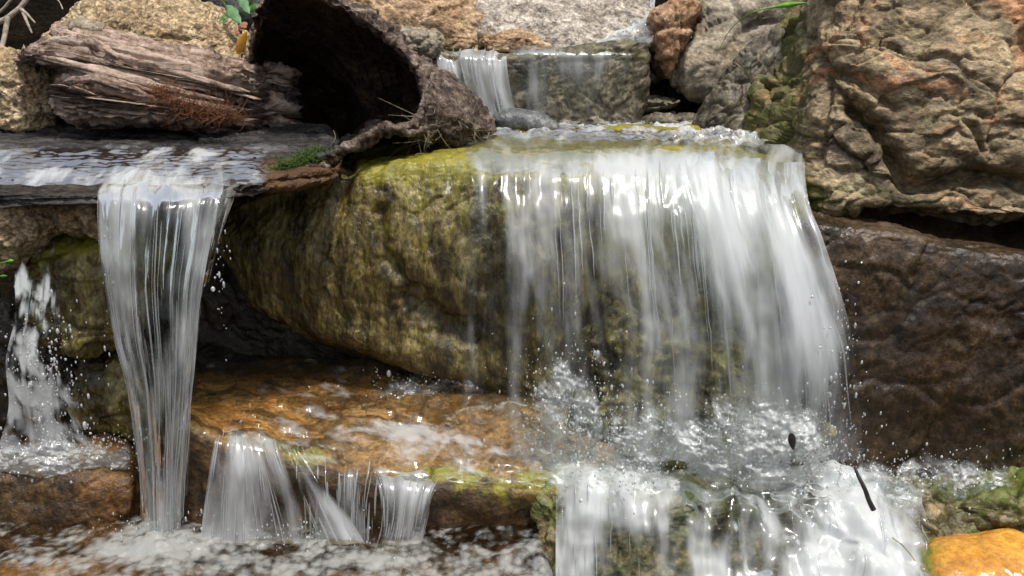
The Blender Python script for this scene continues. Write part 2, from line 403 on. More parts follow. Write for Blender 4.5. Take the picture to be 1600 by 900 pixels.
M['wood'] = wood_mat('weathered_wood', [(0, (.035, .022, .015)), (.3, (.17, .115, .085)), (.6, (.38, .28, .22)), (1, (.58, .47, .39))], (.55, 4, 5), rot=(0, math.radians(-14), 0))
M['bark'] = wood_mat('flaky_bark', [(0, (.012, .008, .006)), (.35, (.065, .044, .033)), (.65, (.19, .14, .11)), (1, (.46, .39, .33))], (5, 3, 5), bump=1.)
M['fibre'] = plain('rusty_root_fibre', (.17, .065, .025), .9, .5, 200)
M['twig'] = plain('grey_twig', (.24, .20, .165), .8, .35, 90)
M['darktwig'] = plain('wet_dark_twig', (.02, .016, .012), .4, .35, 90)
M['leaf'] = plain('green_leaf', (.10, .25, .05), .45, .25, 60, .35)
M['paleleaf'] = plain('bluish_green_leaf', (.15, .30, .13), .5, .2, 60, .35)
M['yleaf'] = plain('yellow_leaf', (.62, .32, .03), .5, .15, 40, .3)
M['dleaf'] = plain('dead_leaf', (.25, .11, .06), .8, .4, 60, .15)
M['grass'] = plain('bright_grass', (.16, .42, .04), .45, .2, 60, .35)
M['dry'] = plain('dry_grass', (.36, .31, .2), .7, .3, 60, .2)
M['mossf'] = plain('moss_fibre', (.07, .13, .02), .85, .6, 150, .2)
M['fall'] = water_mat('falling_water', soft=.24, maxf=.8, bump=.3, bdist=.012, glossr=.16, gloss=.55, finew=.16)
M['broken'] = water_mat('broken_water', 22, 10, soft=.14, maxf=.85, bump=.3, glossr=.15, gloss=.5, bub=30, spread=2.)
M['veil'] = water_mat('veil_water', 15, 3.0, bump=.25, bdist=.01, glossr=.15, gloss=.4, soft=.2, white=(.74, .76, .78))
M['jet'] = water_mat('jet_water', 20, 4.0, white=(.74, .76, .76), soft=.18, maxf=.64, bump=.6, bdist=.018)
M['slide'] = water_mat('sliding_water', 12, 20, maxf=.6, bump=.25, bdist=.01, glossr=.1, gloss=.5, soft=.12)
M['film'] = water_mat('water_film', 16, 9, maxf=.7, bump=.3, bdist=.012, glossr=.07, gloss=.6, tint=(.84, .78, .68))
M['pool'] = water_mat('pool_water', 17, 24, soft=.24, maxf=.75, bump=.4, bdist=.012, gloss=.7, bub=60, tint=(.86, .82, .72), spread=1.5, white=(.58, .60, .58))
M['splash'] = water_mat('splash_water', 16, 9, soft=.28, maxf=.72, bump=.2, bdist=.01, glossr=.25, bub=30, spread=1.5, gloss=.35)
M['rush'] = water_mat('rushing_water', 10, 4.5, soft=.2, bump=.3, bdist=.015, fine=3, spread=1.5, gloss=.7)
M['strand'] = strand_mat('water_strand', .35)
M['drop'] = strand_mat('water_drop', .75)

# ------------------------------------------------------------------ ground behind and below everything
gx, gy = np.meshgrid(np.concatenate([np.linspace(-30, -2.2, 24), np.linspace(-2.1, 2.1, 170), np.linspace(2.2, 30, 24)]),
                     np.concatenate([np.linspace(-20, .6, 20), np.linspace(.7, 3.4, 130), np.linspace(3.6, 40, 26)]))
gz = -.12 + .75 * sm(1.9, 2.6, gy) + .55 * sm(2.55, 3.3, gy) + .012 * np.clip(gy - 3, 0, 40) * 4 + .5 * sm(1.3, 2.2, np.abs(gx)) * sm(.9, 1.8, gy)
G = np.stack([gx, gy, gz], -1); G[..., 2] += .035 * fbm(G * 5, 4) + .05 * fbm(G * np.array([.8, .8, 0]), 2)
o = mk('ground', G, grid_quads(*gx.shape), M['soil'], attrs={'moss': np.zeros(gx.size)})
props(o, kind='structure')

# ------------------------------------------------------------------ main boulder
pxs = np.array([352, 400, 470, 540, 640, 760, 880, 1000, 1110, 1190, 1240])
def col_(p, k):
    top = np.interp(p, [350, 420, 500, 560, 700, 1000, 1260], [303, 273, 253, 242, 232, 231, 235])
    lip = np.interp(p, [350, 420, 500, 560, 650, 800, 1000, 1150, 1240], [335, 300, 268, 258, 246, 240, 240, 246, 262])
    bot = np.interp(p, [350, 390, 480, 570, 700, 800, 950, 1260], [405, 475, 522, 552, 590, 620, 670, 720])
    back = np.interp(p, [350, 540, 1250], [.20, .06, .0])          # the left shoulder turns away
    H = bot - lip
    rows = [(top, 2.22), (top * .7 + lip * .3, 1.98), (lip, 1.80 + back * .6), (lip + .13 * H, 1.735 + back), (lip + .45 * H, 1.695 + back), (lip + .8 * H, 1.70 + back), (bot, 1.735 + back), (bot - 30, 2.12)]
    return (p,) + rows[k]
C = [[col_(p, k) for p in pxs] for k in range(8)]
def bm(px, py, V):
    a = sm(300, 242, py) * sm(520, 575, px) * .8 * sm(1265, 1215, px)
    return np.clip(a + .22 * sm(480, 300, py) * sm(500, 600, px) + .12 + .28 * sm(850, 1000, px), 0, 1) * sm(380, 470, px) + .06
boulder, BV = loft_rock('boulder', C, 330, 520, M['boulder'], .05, 'large rounded mossy boulder with yellow-green algae top that the widest waterfall runs over', 'boulder', bm,
    a=.014, f=4, fine=.0035, ff=34, ridge=0, stretch=(1, 1, .5), seed=1, chip=.003, cf=14, cst=(1, 1, .5),
    cracks=[([(590, 330), (600, 400), (640, 450)], 14, .018), ([(640, 470), (690, 500), (730, 520)], 22, .03), ([(545, 255), (520, 320), (500, 400)], 10, .012)])

# lower tan stone under the right half of the falls
stone('rock', [(900, 560), (960, 470), (1030, 440), (1120, 450), (1200, 520), (1290, 600), (1320, 700), (1280, 760), (1000, 760), (890, 720), (880, 640)], 1.63, .16, M['boulder'], e=.6, lean=.25,
      label='olive brown rock half hidden under the right side of the widest waterfall', moss=lambda px, py, V: np.full(len(px), .35), a=.025, f=7, fine=.006, ridge=.02, seed=5)

# ------------------------------------------------------------------ lower ledges
pl = np.array([300, 350, 430, 520, 610, 700, 800, 880, 950])
lip = np.interp(pl, [285, 350, 450, 560, 640, 740, 860, 960], [655, 680, 705, 728, 745, 738, 745, 760])
C = [[(p, 575, 1.93) for p in pl], [(p, 610, 1.78) for p in pl], [(p, .5 * 610 + .5 * l, 1.62) for p, l in zip(pl, lip)], [(p, l, 1.51) for p, l in zip(pl, lip)],
     [(p, l + 35, 1.475) for p, l in zip(pl, lip)], [(p, l + 110, 1.49) for p, l in zip(pl, lip)], [(p, 930, 1.5) for p in pl], [(p, 850, 1.9) for p in pl]]
def lm(px, py, V):
    l = np.interp(px, [285, 350, 450, 560, 640, 740, 860, 960], [655, 680, 705, 728, 745, 738, 745, 760])
    return np.clip(.62 * np.exp(-((py - l) / 24) ** 2) * (.6 + .6 * np.sin(px * .03)) + .45 * sm(680, 760, px) * np.exp(-((py - l - 20) / 45) ** 2), 0, 1)
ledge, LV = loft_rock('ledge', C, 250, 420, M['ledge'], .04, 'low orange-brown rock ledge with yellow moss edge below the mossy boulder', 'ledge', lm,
    orange_tint=lambda px, py, V: .15 + .75 * sm(25, -5, py - np.interp(px, [285, 350, 450, 560, 640, 740, 860, 960], [655, 680, 705, 728, 745, 738, 745, 760])) * sm(570, 600, py),  # orange over the top face, dark brown below the lip line
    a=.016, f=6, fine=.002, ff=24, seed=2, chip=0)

pr = np.array([870, 960, 1080, 1200, 1320, 1450, 1600, 1700])
bk = .10 * sm(1060, 1230, pr) * sm(1480, 1430, pr)
C = [[(p, py, Y + b) for p, b in zip(pr, bk)] for py, Y in ((690, 1.74), (722, 1.62), (770, 1.48), (806, 1.44), (872, 1.42), (980, 1.40), (1120, 1.42), (980, 1.74))]
loft_rock('ledge', C, 200, 420, M['moss'], .04, 'dark mossy ledge under the white cascade at the foot of the wide waterfall', 'ledge',
    lambda px, py, V: .35 + .3 * sm(820, 760, py), a=.02, f=8, fine=.005, ridge=.015, seed=3)
stone('mossy_stone', [(1385, 850), (1415, 818), (1475, 800), (1545, 812), (1640, 838), (1670, 900), (1610, 960), (1440, 960), (1395, 920)], 1.46, .1, M['moss'], e=.6, lean=.5,
      label='green mossy sloping stone between the cascade and the brown ledge', cat='stone', moss=lambda px, py, V: .25 + .5 * sm(1480, 1560, px) + .3 * sm(1450, 1400, px), a=.02, f=9, fine=.004, seed=8)
stone('orange_stone', [(1462, 935), (1488, 908), (1535, 898), (1590, 892), (1670, 886), (1710, 950), (1680, 1010), (1540, 1020), (1475, 985)], 1.3, .09, M['orange'], e=.85, lean=.25,
      label='smooth wet orange stone with a green end beside the cascade', cat='stone', moss=lambda px, py, V: sm(1510, 1440, px) * .7, a=.006, f=7, fine=.0006, seed=9, chip=.0015)

# ------------------------------------------------------------------ right side
pr = np.array([1258, 1300, 1360, 1440, 1530, 1620, 1720])
lp = np.interp(pr, [1258, 1340, 1440, 1600, 1720], [342, 354, 372, 396, 410])
C = [[(p, l - 30, 1.95) for p, l in zip(pr, lp)], [(p, l - 12, 1.76) for p, l in zip(pr, lp)], [(p, l, 1.66) for p, l in zip(pr, lp)], [(p, l + 22, 1.625) for p, l in zip(pr, lp)],
     [(p, 520, 1.60) for p in pr], [(p, 660, 1.60) for p in pr], [(p, 830, 1.64) for p in pr], [(p, 720, 1.95) for p in pr]]
RL, RLV = loft_rock('ledge', C, 260, 300, M['rledge'], .03, 'tall dark brown wet ledge with a shiny top below the big lichen rock', 'ledge',
    lambda px, py, V: .25 * sm(560, 700, py) * sm(1450, 1300, px), a=.010, f=4, fine=.003, ff=30, seed=4, chip=.005, cf=6)

# big rock on the right; its left flank turns back
pc = [1185, 1225, 1275, 1345, 1430, 1520, 1620, 1730]
Yc = [2.08, 1.92, 1.80, 1.76, 1.74, 1.73, 1.72, 1.72]
def rr(k):
    out = []
    for p, y in zip(pc, Yc):
        bot = np.interp(p, [1185, 1260, 1330, 1450, 1600, 1730], [222, 318, 330, 338, 352, 366])
        px = p + {0: 95, 1: 80, 2: 42, 3: 14, 4: 0, 5: 0, 6: 30}[k] * np.interp(p, [1185, 1345], [1, 0])
        py = [-70, -50, 60, 150, bot - 70, bot, bot - 25][k]
        out.append((px, py, y + [.45, .16, .07, .02, 0, .015, .4][k]))
    return out
def rm(px, py, V):
    return np.clip(.62 * sm(1300, 1230, px) + .45 * sm(250, 300, py) * sm(1480, 1330, px) + .08, 0, 1)
bigrock, _ = loft_rock('boulder', [rr(k) for k in range(7)], 330, 420, M['right'], .02, 'huge rough lichen-patched rock with a deep dark crack on the right bank', 'boulder', rm,
    a=.02, f=5, fine=.0045, ff=30, ridge=0, stretch=(.8, 1, 1.2), seed=6, chip=.017, cf=6.5, cst=(.7, 1, 1.3),
    cracks=[([(1330, 170), (1370, 200), (1395, 250), (1420, 290), (1450, 288), (1490, 276), (1560, 278), (1620, 290)], 11, .06), ([(1300, 110), (1340, 120), (1400, 165)], 10, .03),
            ([(1490, 180), (1520, 200), (1535, 235)], 5, .02), ([(1350, 330), (1440, 338), (1600, 356)], 9, .03), ([(1270, 60), (1290, 150), (1275, 250)], 9, .02)])

stone('rock', [(1085, -40), (1180, -50), (1300, -40), (1310, 50), (1240, 130), (1180, 155), (1110, 165), (1060, 140), (1048, 90), (1062, 62), (1082, 30)], 2.42, .2, M['grey'], e=.5, lean=.35,
      label='grey-brown overhanging rock above the dark gap beside the upper ledge', a=.03, f=5, fine=.003, seed=11, chip=.012, cf=6, cracks=[([(1082, 20), (1075, 60), (1060, 85)], 5, .02)])
stone('rock', [(1020, 22), (1035, 8), (1065, 0), (1088, 8), (1086, 50), (1066, 78), (1052, 120), (1036, 110), (1024, 66)], 2.36, .1, M['knob'], e=.55,
      label='small rusty brown knobbly rock beside the top trickle', a=.012, f=14, fine=.004, seed=12, n=(120, 70), cracks=[([(1025, 46), (1050, 42), (1084, 44)], 5, .012)])
stone('rock', [(1245, 40), (1262, 100), (1262, 225), (1180, 222), (1100, 212), (1092, 195), (1118, 150), (1150, 105), (1195, 62)], 2.12, .07, M['upper'], e=.45, lean=.25,
      label='slanting olive stone leaning against the huge lichen rock', a=.012, f=8, fine=.003, seed=13, n=(150, 80))
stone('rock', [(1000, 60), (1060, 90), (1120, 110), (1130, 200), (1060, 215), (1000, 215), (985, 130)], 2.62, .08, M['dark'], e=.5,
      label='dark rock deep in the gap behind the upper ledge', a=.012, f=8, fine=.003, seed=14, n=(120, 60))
for q, (ol, y) in enumerate([([(1004, 158), (1030, 154), (1062, 157), (1058, 168), (1030, 174), (1006, 172)], 2.36), ([(1008, 186), (1040, 180), (1085, 184), (1130, 190), (1120, 202), (1050, 204), (1010, 204)], 2.28)]):
    stone('flat_stone', ol, y, .06, M['upper'], e=.5, label=['small flat grey stone wedged in the dark gap beside the upper ledge', 'low flat brown stone at the waterline below the dark gap'][q], cat='stone',
          a=.006, f=12, fine=.002, seed=15 + q, n=(90, 50))

# ------------------------------------------------------------------ upper ledge and stones behind
stone('ledge', [(670, 92), (720, 86), (780, 84), (850, 80), (900, 70), (960, 64), (1004, 62), (1018, 80), (1016, 130), (1004, 190), (990, 215), (900, 222), (780, 222), (680, 218)], 2.36, .13, M['upper'], e=.22, n=(260, 150),
      label='square damp olive stone ledge with two thin falls behind the mossy boulder', cat='ledge', moss=lambda px, py, V: .3 * sm(110, 80, py) + .12, a=.006, f=6, fine=.003, seed=20, chip=.005, cf=9)
stone('rock', [(735, 20), (760, -30), (880, -40), (1010, -30), (1016, 20), (1004, 58), (940, 74), (880, 80), (810, 78), (760, 70)], 2.5, .12, M['slab'], e=.35, lean=1.1,
      label='pale grey sloping slab behind the upper ledge', a=.012, f=7, fine=.004, seed=21)
stone('flat_stone', [(752, 62), (775, 56), (800, 51), (840, 60), (866, 72), (850, 84), (800, 86), (756, 82)], 2.4, .06, M['tan'], e=.5, n=(120, 60),
      label='thin flat brown stone lying on the upper ledge below the grey slab', cat='stone', a=.006, f=12, fine=.002, seed=22)
stone('rock', [(500, -30), (600, -45), (700, -20), (752, 8), (785, 45), (778, 80), (720, 96), (640, 96), (560, 90), (500, 40)], 2.48, .16, M['tan'], e=.6, lean=.5,
      label='warm tan rock behind the hollow log and left of the grey slab', moss=lambda px, py, V: .5 * sm(55, 80, py) + .1, a=.02, f=7, fine=.004, ridge=.012, seed=23)
stone('rock', [(590, 62), (610, 46), (650, 40), (682, 50), (688, 76), (670, 96), (620, 100), (596, 90)], 2.3, .08, M['grey'], e=.6, n=(120, 70),
      label='small grey stone wedged behind the rim of the hollow log', a=.008, f=14, fine=.003, seed=24)
stone('pebble', [(766, 186), (785, 174), (815, 171), (850, 180), (874, 196), (876, 206), (850, 213), (805, 210), (775, 204)], 2.12, .045, M['pebble'], e=.85, n=(100, 60),
      label='smooth oval slate-grey pebble on top of the mossy boulder', cat='pebble', a=.003, f=12, fine=.0005, seed=25, chip=0)

# left bank
stone('rock', [(45, 60), (75, 22), (130, 2), (220, -14), (292, 8), (334, 38), (366, 76), (386, 120), (330, 160), (180, 165), (60, 150), (40, 100)], 2.22, .17, M['gold'], e=.7, lean=.4,
      label='golden gritty rock behind the split end of the log', a=.02, f=7, fine=.007, ff=40, seed=30)
stone('rock', [(-60, 95), (0, 80), (55, 84), (88, 112), (98, 150), (80, 190), (30, 215), (-60, 220)], 2.0, .12, M['gold'], e=.7, lean=.3,
      label='yellow-brown gritty rock under the pointed tip of the log', moss=lambda px, py, V: .3 * sm(110, 170, py), a=.015, f=8, fine=.006, seed=31)
stone('rock', [(60, 70), (95, 38), (125, 34), (150, 52), (150, 80), (100, 90)], 2.05, .05, M['grey'], e=.7, n=(110, 60),
      label='small grey-green lump of stone resting above the split log', moss=lambda px, py, V: np.full(len(px), .3), a=.008, f=16, fine=.003, seed=32)
stone('garden_pot', [(312, -40), (400, -45), (420, 10), (410, 40), (380, 62), (340, 52), (315, 20)], 2.62, .14, M['pebble'], e=.8, n=(110, 60),
      label='smooth blue-grey stone behind the leafy vine', cat='stone', a=.004, f=6, fine=.0008, seed=33, chip=0).name = 'stone'

# left shelf
ps = np.array([-80, 20, 110, 200, 290, 370, 440, 500])
def sh(k):
    out = []
    for p in ps:
        l = np.interp(p, [-80, 150, 350, 440, 520], [300, 300, 292, 272, 262])
        yb = np.interp(p, [-80, 350, 500], [0, 0, .14])
        out.append((p, [196, 214, 240, 268, l, l + 10, l + 20, l - 14][k], [2.08, 1.92, 1.75, 1.64, 1.575, 1.565, 1.60, 2.05][k] + (yb if k > 2 else 0)))
    return out
def shm(px, py, V): return .55 * sm(230, 255, py) * sm(380, 430, px) + .3 * sm(230, 250, py)
shelf, SV = loft_rock('ledge', [sh(k) for k in range(8)], 220, 420, M['slate'], .04, 'thin black wet rock shelf under the log that feeds the narrow waterfall', 'ledge', shm,
    a=.006, f=8, fine=.005, ff=26, stretch=(.35, 1, 1.6), seed=35, chip=.006, cf=12, cst=(.4, 1, 1.5))
stone('rock', [(-60, 298), (0, 300), (40, 306), (62, 326), (74, 352), (50, 385), (0, 425), (-60, 430)], 1.6, .09, M['gold'], e=.6,
      label='rounded golden gritty rock under the left end of the wet shelf', moss=lambda px, py, V: .5 * sm(340, 400, py), a=.01, f=10, fine=.006, seed=36)
stone('rock', [(66, 318), (100, 310), (160, 312), (190, 335), (170, 375), (100, 372), (70, 352)], 1.64, .06, M['gold'], e=.5, n=(140, 70),
      label='small rough brown rock between shelf and algae rock', moss=lambda px, py, V: np.full(len(px), .3), a=.01, f=14, fine=.006, seed=37)
stone('rock', [(14, 420), (35, 376), (85, 358), (150, 356), (200, 370), (215, 430), (205, 520), (150, 566), (90, 560), (40, 520), (18, 470)], 1.66, .13, M['boulder'], e=.65, lean=.2,
      label='rounded olive algae-covered rock left of the narrow waterfall', moss=lambda px, py, V: np.clip(.75 * sm(430, 370, py) + .3, 0, 1), a=.014, f=8, fine=.004, seed=38)
stone('rock', [(100, 570), (150, 555), (220, 575), (260, 640), (250, 700), (180, 705), (120, 690), (95, 630)], 1.72, .1, M['boulder'], e=.6, n=(150, 80),
      label='low mottled yellow-brown rock at the foot of the narrow waterfall', moss=lambda px, py, V: .45 * sm(620, 660, py), a=.014, f=9, fine=.004, seed=39)
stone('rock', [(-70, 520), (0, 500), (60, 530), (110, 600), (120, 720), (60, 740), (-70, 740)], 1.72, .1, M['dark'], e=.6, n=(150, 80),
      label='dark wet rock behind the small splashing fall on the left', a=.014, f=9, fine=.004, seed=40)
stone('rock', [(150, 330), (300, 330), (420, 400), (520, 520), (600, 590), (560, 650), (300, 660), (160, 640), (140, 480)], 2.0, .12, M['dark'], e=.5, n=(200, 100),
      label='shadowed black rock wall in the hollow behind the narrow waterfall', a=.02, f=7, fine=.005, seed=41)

pq = np.array([-110, -20, 70, 140, 196])
C = [[(p, py, Y) for p in pq] for py, Y in ((684, 1.76), (708, 1.64), (738, 1.545), (760, 1.515), (815, 1.50), (900, 1.5), (850, 1.76))]
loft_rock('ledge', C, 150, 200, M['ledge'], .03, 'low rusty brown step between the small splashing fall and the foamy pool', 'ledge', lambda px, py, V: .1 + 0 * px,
    orange_tint=lambda px, py, V: .12 + .3 * sm(60, 150, px), a=.016, f=7, fine=.002, ff=24, seed=44, chip=.003)

# ------------------------------------------------------------------ streambed and pools
bx, by = np.meshgrid(np.linspace(-1.5, 1.6, 200), np.linspace(.75, 2.05, 110))
B = np.stack([bx, by, .035 - .2 * sm(.04, .14, bx)], -1); B[..., 2] += .05 * fbm(B * 5, 4) + .01 * fbm(B * 25, 3)
B[..., 2] += .05 * np.exp(-(((bx + .72) / .22) ** 2 + ((by - 1.62) / .13) ** 2))
o = mk('stream_bed', B, grid_quads(*bx.shape), M['bed'], attrs={'moss': np.zeros(bx.size)}); props(o, kind='structure')

def water_obj(name, V3, mat, foam, cover, flow=None, label=None, parent=None, kind='structure'):
    nr, nc = V3.shape[:2]
    if flow is None:
        s = np.concatenate([np.zeros((1, nc)), np.cumsum(np.linalg.norm(np.diff(V3, axis=0), axis=2), 0)])
        wmean = np.linalg.norm(np.diff(V3, axis=1), axis=2).mean(0); u = np.concatenate([[0], np.cumsum(wmean)])
        flow = np.stack([np.broadcast_to(u, (nr, nc)), s, np.full((nr, nc), rng.uniform(0, 9))], -1)
    o = mk(name, V3, grid_quads(nr, nc), mat, parent, {'foam': foam, 'cover': cover}, {'flow': flow})
    if parent is None: props(o, label, None, None, kind)
    return o

zw = .125
wx, wy = np.meshgrid(np.linspace(-1.5, 1.6, 520), np.linspace(.75, 2.05, 260))
Pw = np.stack([wx, wy, zw - .19 * sm(.05, .13, wx)], -1)
ppx, ppy = proj(Pw)
def blob(cx, cy, rx, ry): return np.exp(-(((ppx - cx) / rx) ** 2 + ((ppy - cy) / ry) ** 2))
foam = .08 + .75 * blob(250, 855, 95, 40) + .46 * blob(420, 870, 200, 55) + .6 * blob(90, 690, 120, 30) + .3 * blob(110, 870, 130, 40) + .35 * blob(640, 900, 120, 40) + 1.0 * blob(1150, 900, 400, 90) + .5 * blob(300, 740, 60, 40) - .25 * blob(110, 785, 110, 35)
Pw[..., 2] += (.010 * fbm(Pw * np.array([14, 14, 0]) + 3, 3) + .004 * fbm(Pw * np.array([60, 60, 0]), 2)) * (.45 + .5 * np.clip(foam, 0, 1)) + .02 * blob(250, 850, 70, 30)
water_obj('pool', Pw, M['pool'], np.clip(foam, 0, 1), np.ones(wx.shape), Pw * 1.0)

# ------------------------------------------------------------------ waterfalls
def unit_n(V3):
    nr, nc = V3.shape[:2]; N = vnormals(V3.reshape(-1, 3), grid_quads(nr, nc)).reshape(nr, nc, 3)
    return N * np.where((N[..., 1:2] > 0) & (N[..., 1:2] > N[..., 2:3]), -1, 1)

def ripple(V3, amp, fu=40, fv=2.5, seed=0, ext=None):
    nr, nc = V3.shape[:2]; N = unit_n(V3)
    s = np.concatenate([np.zeros((1, nc)), np.cumsum(np.linalg.norm(np.diff(V3, axis=0), axis=2), 0)])
    u = np.broadcast_to(np.concatenate([[0], np.cumsum(np.linalg.norm(np.diff(V3, axis=1), axis=2).mean(0))]), (nr, nc))
    d = fbm(np.stack([u * fu, s * fv, np.full_like(u, seed * 3.1)], -1), 2)
    return V3 + N * (amp * d * (1 if ext is None else ext))[..., None]

def strands(parent, V3, prob, count, rad=.0016, length=(.2, .6), name='strand', seed=1, off=.006, mat='strand'):
    r = np.random.default_rng(seed); nr, nc = V3.shape[:2]; N = unit_n(V3)
    p = np.clip(prob, 0, 1).ravel() ** 1.5; p = p / p.sum(); idx = r.choice(nr * nc, count, p=p)
    Vs, Q = [], []; base = 0; m = 12
    for i in idx:
        r0, c0 = divmod(int(i), nc); L = int(nr * r.uniform(*length)); r1 = min(nr - 1, r0 + L)
        if r1 - r0 < 4: continue
        rows = np.linspace(r0, r1, m); ri = np.round(rows).astype(int)
        cc = np.full(m, c0)
        P = V3[ri, cc] + N[ri, cc] * (off * r.uniform(.3, 2.2)); t = np.linspace(0, 1, m)
        R = rad * r.lognormal(0, .45) * np.sin(np.pi * np.clip(t * .94 + .03, 0, 1)) ** .7
        side = np.array([1., 0, 0]); nn = N[ri, cc]
        Vs.append(np.stack([P + side * R[:, None], P + nn * R[:, None] * .7, P - side * R[:, None]], 1).reshape(-1, 3))
        Q.append(grid_quads(m, 3, False, True) + base); base += m * 3
    o = mk(name, np.concatenate(Vs), np.concatenate(Q), M[mat], parent); o['kind'] = 'stuff'; return o

th, ph = np.meshgrid(np.linspace(0, math.pi, 5), np.linspace(0, 2 * math.pi, 6, endpoint=False), indexing='ij')
DS = np.stack([np.sin(th) * np.cos(ph), np.sin(th) * np.sin(ph), np.cos(th)], -1).reshape(-1, 3); DQ = grid_quads(5, 6, False, True)
def drops(pts, rad, parent=None, name='droplets', seed=1, tall=1.6, mat='drop', label=None):
    r = np.random.default_rng(seed); n = len(pts); R = rad * .5 * r.lognormal(0, .5, n)
    sc = np.stack([R, R, R * r.uniform(1, tall, n)], 1)
    V = (pts[:, None] + DS[None] * sc[:, None]).reshape(-1, 3)
    Q = (DQ[None] + (np.arange(n) * len(DS))[:, None, None]).reshape(-1, 4)
    o = mk(name, V, Q, M[mat], parent); o['kind'] = 'stuff'
    if label: o['label'] = label
    return o
def cloud(n, px, py, Y, sp, seed):
    r = np.random.default_rng(seed)
    return W(r.normal(px, sp[0], n), r.normal(py, sp[1], n), r.normal(Y, sp[2], n))

# wide fall over the mossy boulder
tp = [690, 770, 850, 930, 1015, 1100, 1175, 1225, 1252]; bt = [690, 770, 860, 950, 1045, 1140, 1225, 1300, 1342]
rowsY = [(206, 2.18, 0), (224, 1.96, .0), (243, 1.79, .02), (264, 1.715, .06), (300, 1.67, .14), (350, 1.635, .3), (430, 1.60, .55), (520, 1.575, .78), (620, 1.56, .93), (720, 1.545, 1)]
def fallpt(a, b, row, k):
    py, Y, f = row
    extra = np.interp(a, [1100, 1252], [0, 1])
    return (a + (b - a) * f, py + extra * [0, 4, 16, 30, 30, 20, 10, 0, 0, 0][k] - (6 if k < 3 else 0), Y)
C = [[fallpt(a, b, rw, k) for a, b in zip(tp, bt)] for k, rw in enumerate(rowsY)]
FV = patch(C, 300, 420)
fo = field([[0, 0, 0, 0, .08, .15, .4, .5, .4],
            [0, 0, 0, .02, .05, .08, .2, .4, .35],
            [0, 0, .1, .3, .42, .4, .35, .35, .3],
            [.15, .2, .55, .72, .85, .9, .75, .45, .4],
            [.2, .25, .55, .6, .85, .9, .8, .5, .45],
            [.2, .25, .42, .42, .72, .75, .75, .6, .5],
            [.16, .22, .25, .3, .45, .4, .6, .72, .5],
            [.12, .18, .18, .26, .42, .2, .5, .68, .4],
            [.1, .18, .25, .25, .34, .15, .45, .5, .35],
            [.1, .15, .3, .3, .3, .3, .45, .45, .3]], 300, 420)
cv = field([[.2, .7, 1, 1, 1, 1, 1, 1, .9]] * 2 + [[.2, .7, .95, 1, 1, 1, 1, 1, .9], [.35, .6, .9, 1, 1, 1, 1, 1, .9], [.4, .55, .85, .9, 1, 1, 1, 1, .85], [.4, .5, .75, .8, 1, 1, 1, 1, .8],
            [.35, .5, .6, .7, .9, .85, .95, 1, .7], [.3, .45, .5, .65, .85, .7, .9, .95, .6], [.25, .4, .5, .6, .75, .6, .85, .85, .45], [.2, .35, .5, .55, .7, .6, .75, .7, .35]], 300, 420)
ext = np.broadcast_to(sm(40, 100, np.arange(300))[:, None], (300, 420))
FV2 = ripple(FV, .008, 22, 2.4, 1, .35 + .65 * ext)
FV2 = FV2 + np.array([0, -.7, .7]) * (.009 * fbm(FV2 * np.array([13, 9, 7]), 3) * np.clip(ext + .15, 0, 1))[..., None]
fall = water_obj('waterfall', FV2, M['fall'], fo, cv, label='wide white waterfall pouring over the mossy boulder')
strands(fall, FV2, fo * (cv > .8) * sm(60, 110, np.arange(300))[:, None] * np.ones((1, 420)), 90, .0010, (.08, .3), seed=2)
drops(np.concatenate([cloud(300, 900, 640, 1.53, (60, 60, .03), 5), cloud(500, 1150, 690, 1.52, (110, 35, .04), 6), cloud(120, 1320, 600, 1.52, (25, 90, .02), 7)]), .0022, fall, seed=3, tall=2.5)
# second, looser veil in front of the right half
tp2 = [1010, 1090, 1170, 1225, 1255]; bt2 = [1040, 1150, 1235, 1310, 1350]
C = [[(lambda q: (q[0], q[1], q[2] - .02 - .03 * rw[2]))(fallpt(a, b, rw, k)) for a, b in zip(tp2, bt2)] for k, rw in enumerate(rowsY) if k >= 2]
V2 = ripple(patch(C, 220, 200), .009, 24, 2.6, 4)
f2 = field([[.2, .3, .3, .3, .2], [.5, .6, .6, .5, .3], [.5, .65, .7, .6, .4], [.4, .5, .7, .6, .5], [.2, .3, .6, .75, .5], [.1, .15, .5, .7, .45], [.05, .1, .45, .6, .4], [.05, .1, .4, .5, .3]], 220, 200)
c2 = field([[.3, .5, .6, .7, .5], [.4, .6, .7, .8, .6], [.4, .6, .7, .8, .6], [.35, .5, .65, .8, .6], [.25, .35, .6, .75, .55], [.15, .25, .55, .7, .5], [.1, .2, .5, .6, .4], [.1, .2, .4, .5, .3]], 220, 200)
veil = water_obj('veil', V2, M['fall'], f2, c2, parent=fall)

# narrow free jet from the shelf
def jet(dy, sgn):
    rows = [(215, 345, 246, 1.72), (180, 348, 268, 1.64), (157, 348, 290, 1.56), (156, 340, 320, 1.525), (158, 330, 380, 1.50), (166, 316, 450, 1.485), (180, 308, 530, 1.475), (198, 301, 600, 1.467), (211, 292, 690, 1.46), (220, 284, 780, 1.455), (224, 280, 862, 1.45)]
    out = []
    for k, (a, b, py, Y) in enumerate(rows):
        row = []
        for t in np.linspace(0, 1, 7):
            bulge = math.sin(math.pi * t) * (.022 if k > 2 else .0)
            row.append((a + (b - a) * t, py + (8 * (1 - math.sin(math.pi * t)) if k == 2 else 0), Y - sgn * bulge + dy))
        out.append(row)
    return patch(out, 300, 150)
J = ripple(jet(0, 1), .007, 34, 2.2, 2); J = J + np.array([.5, -1, 0]) * (.008 * fbm(J * np.array([16, 16, 9]) + 4, 2))[..., None]
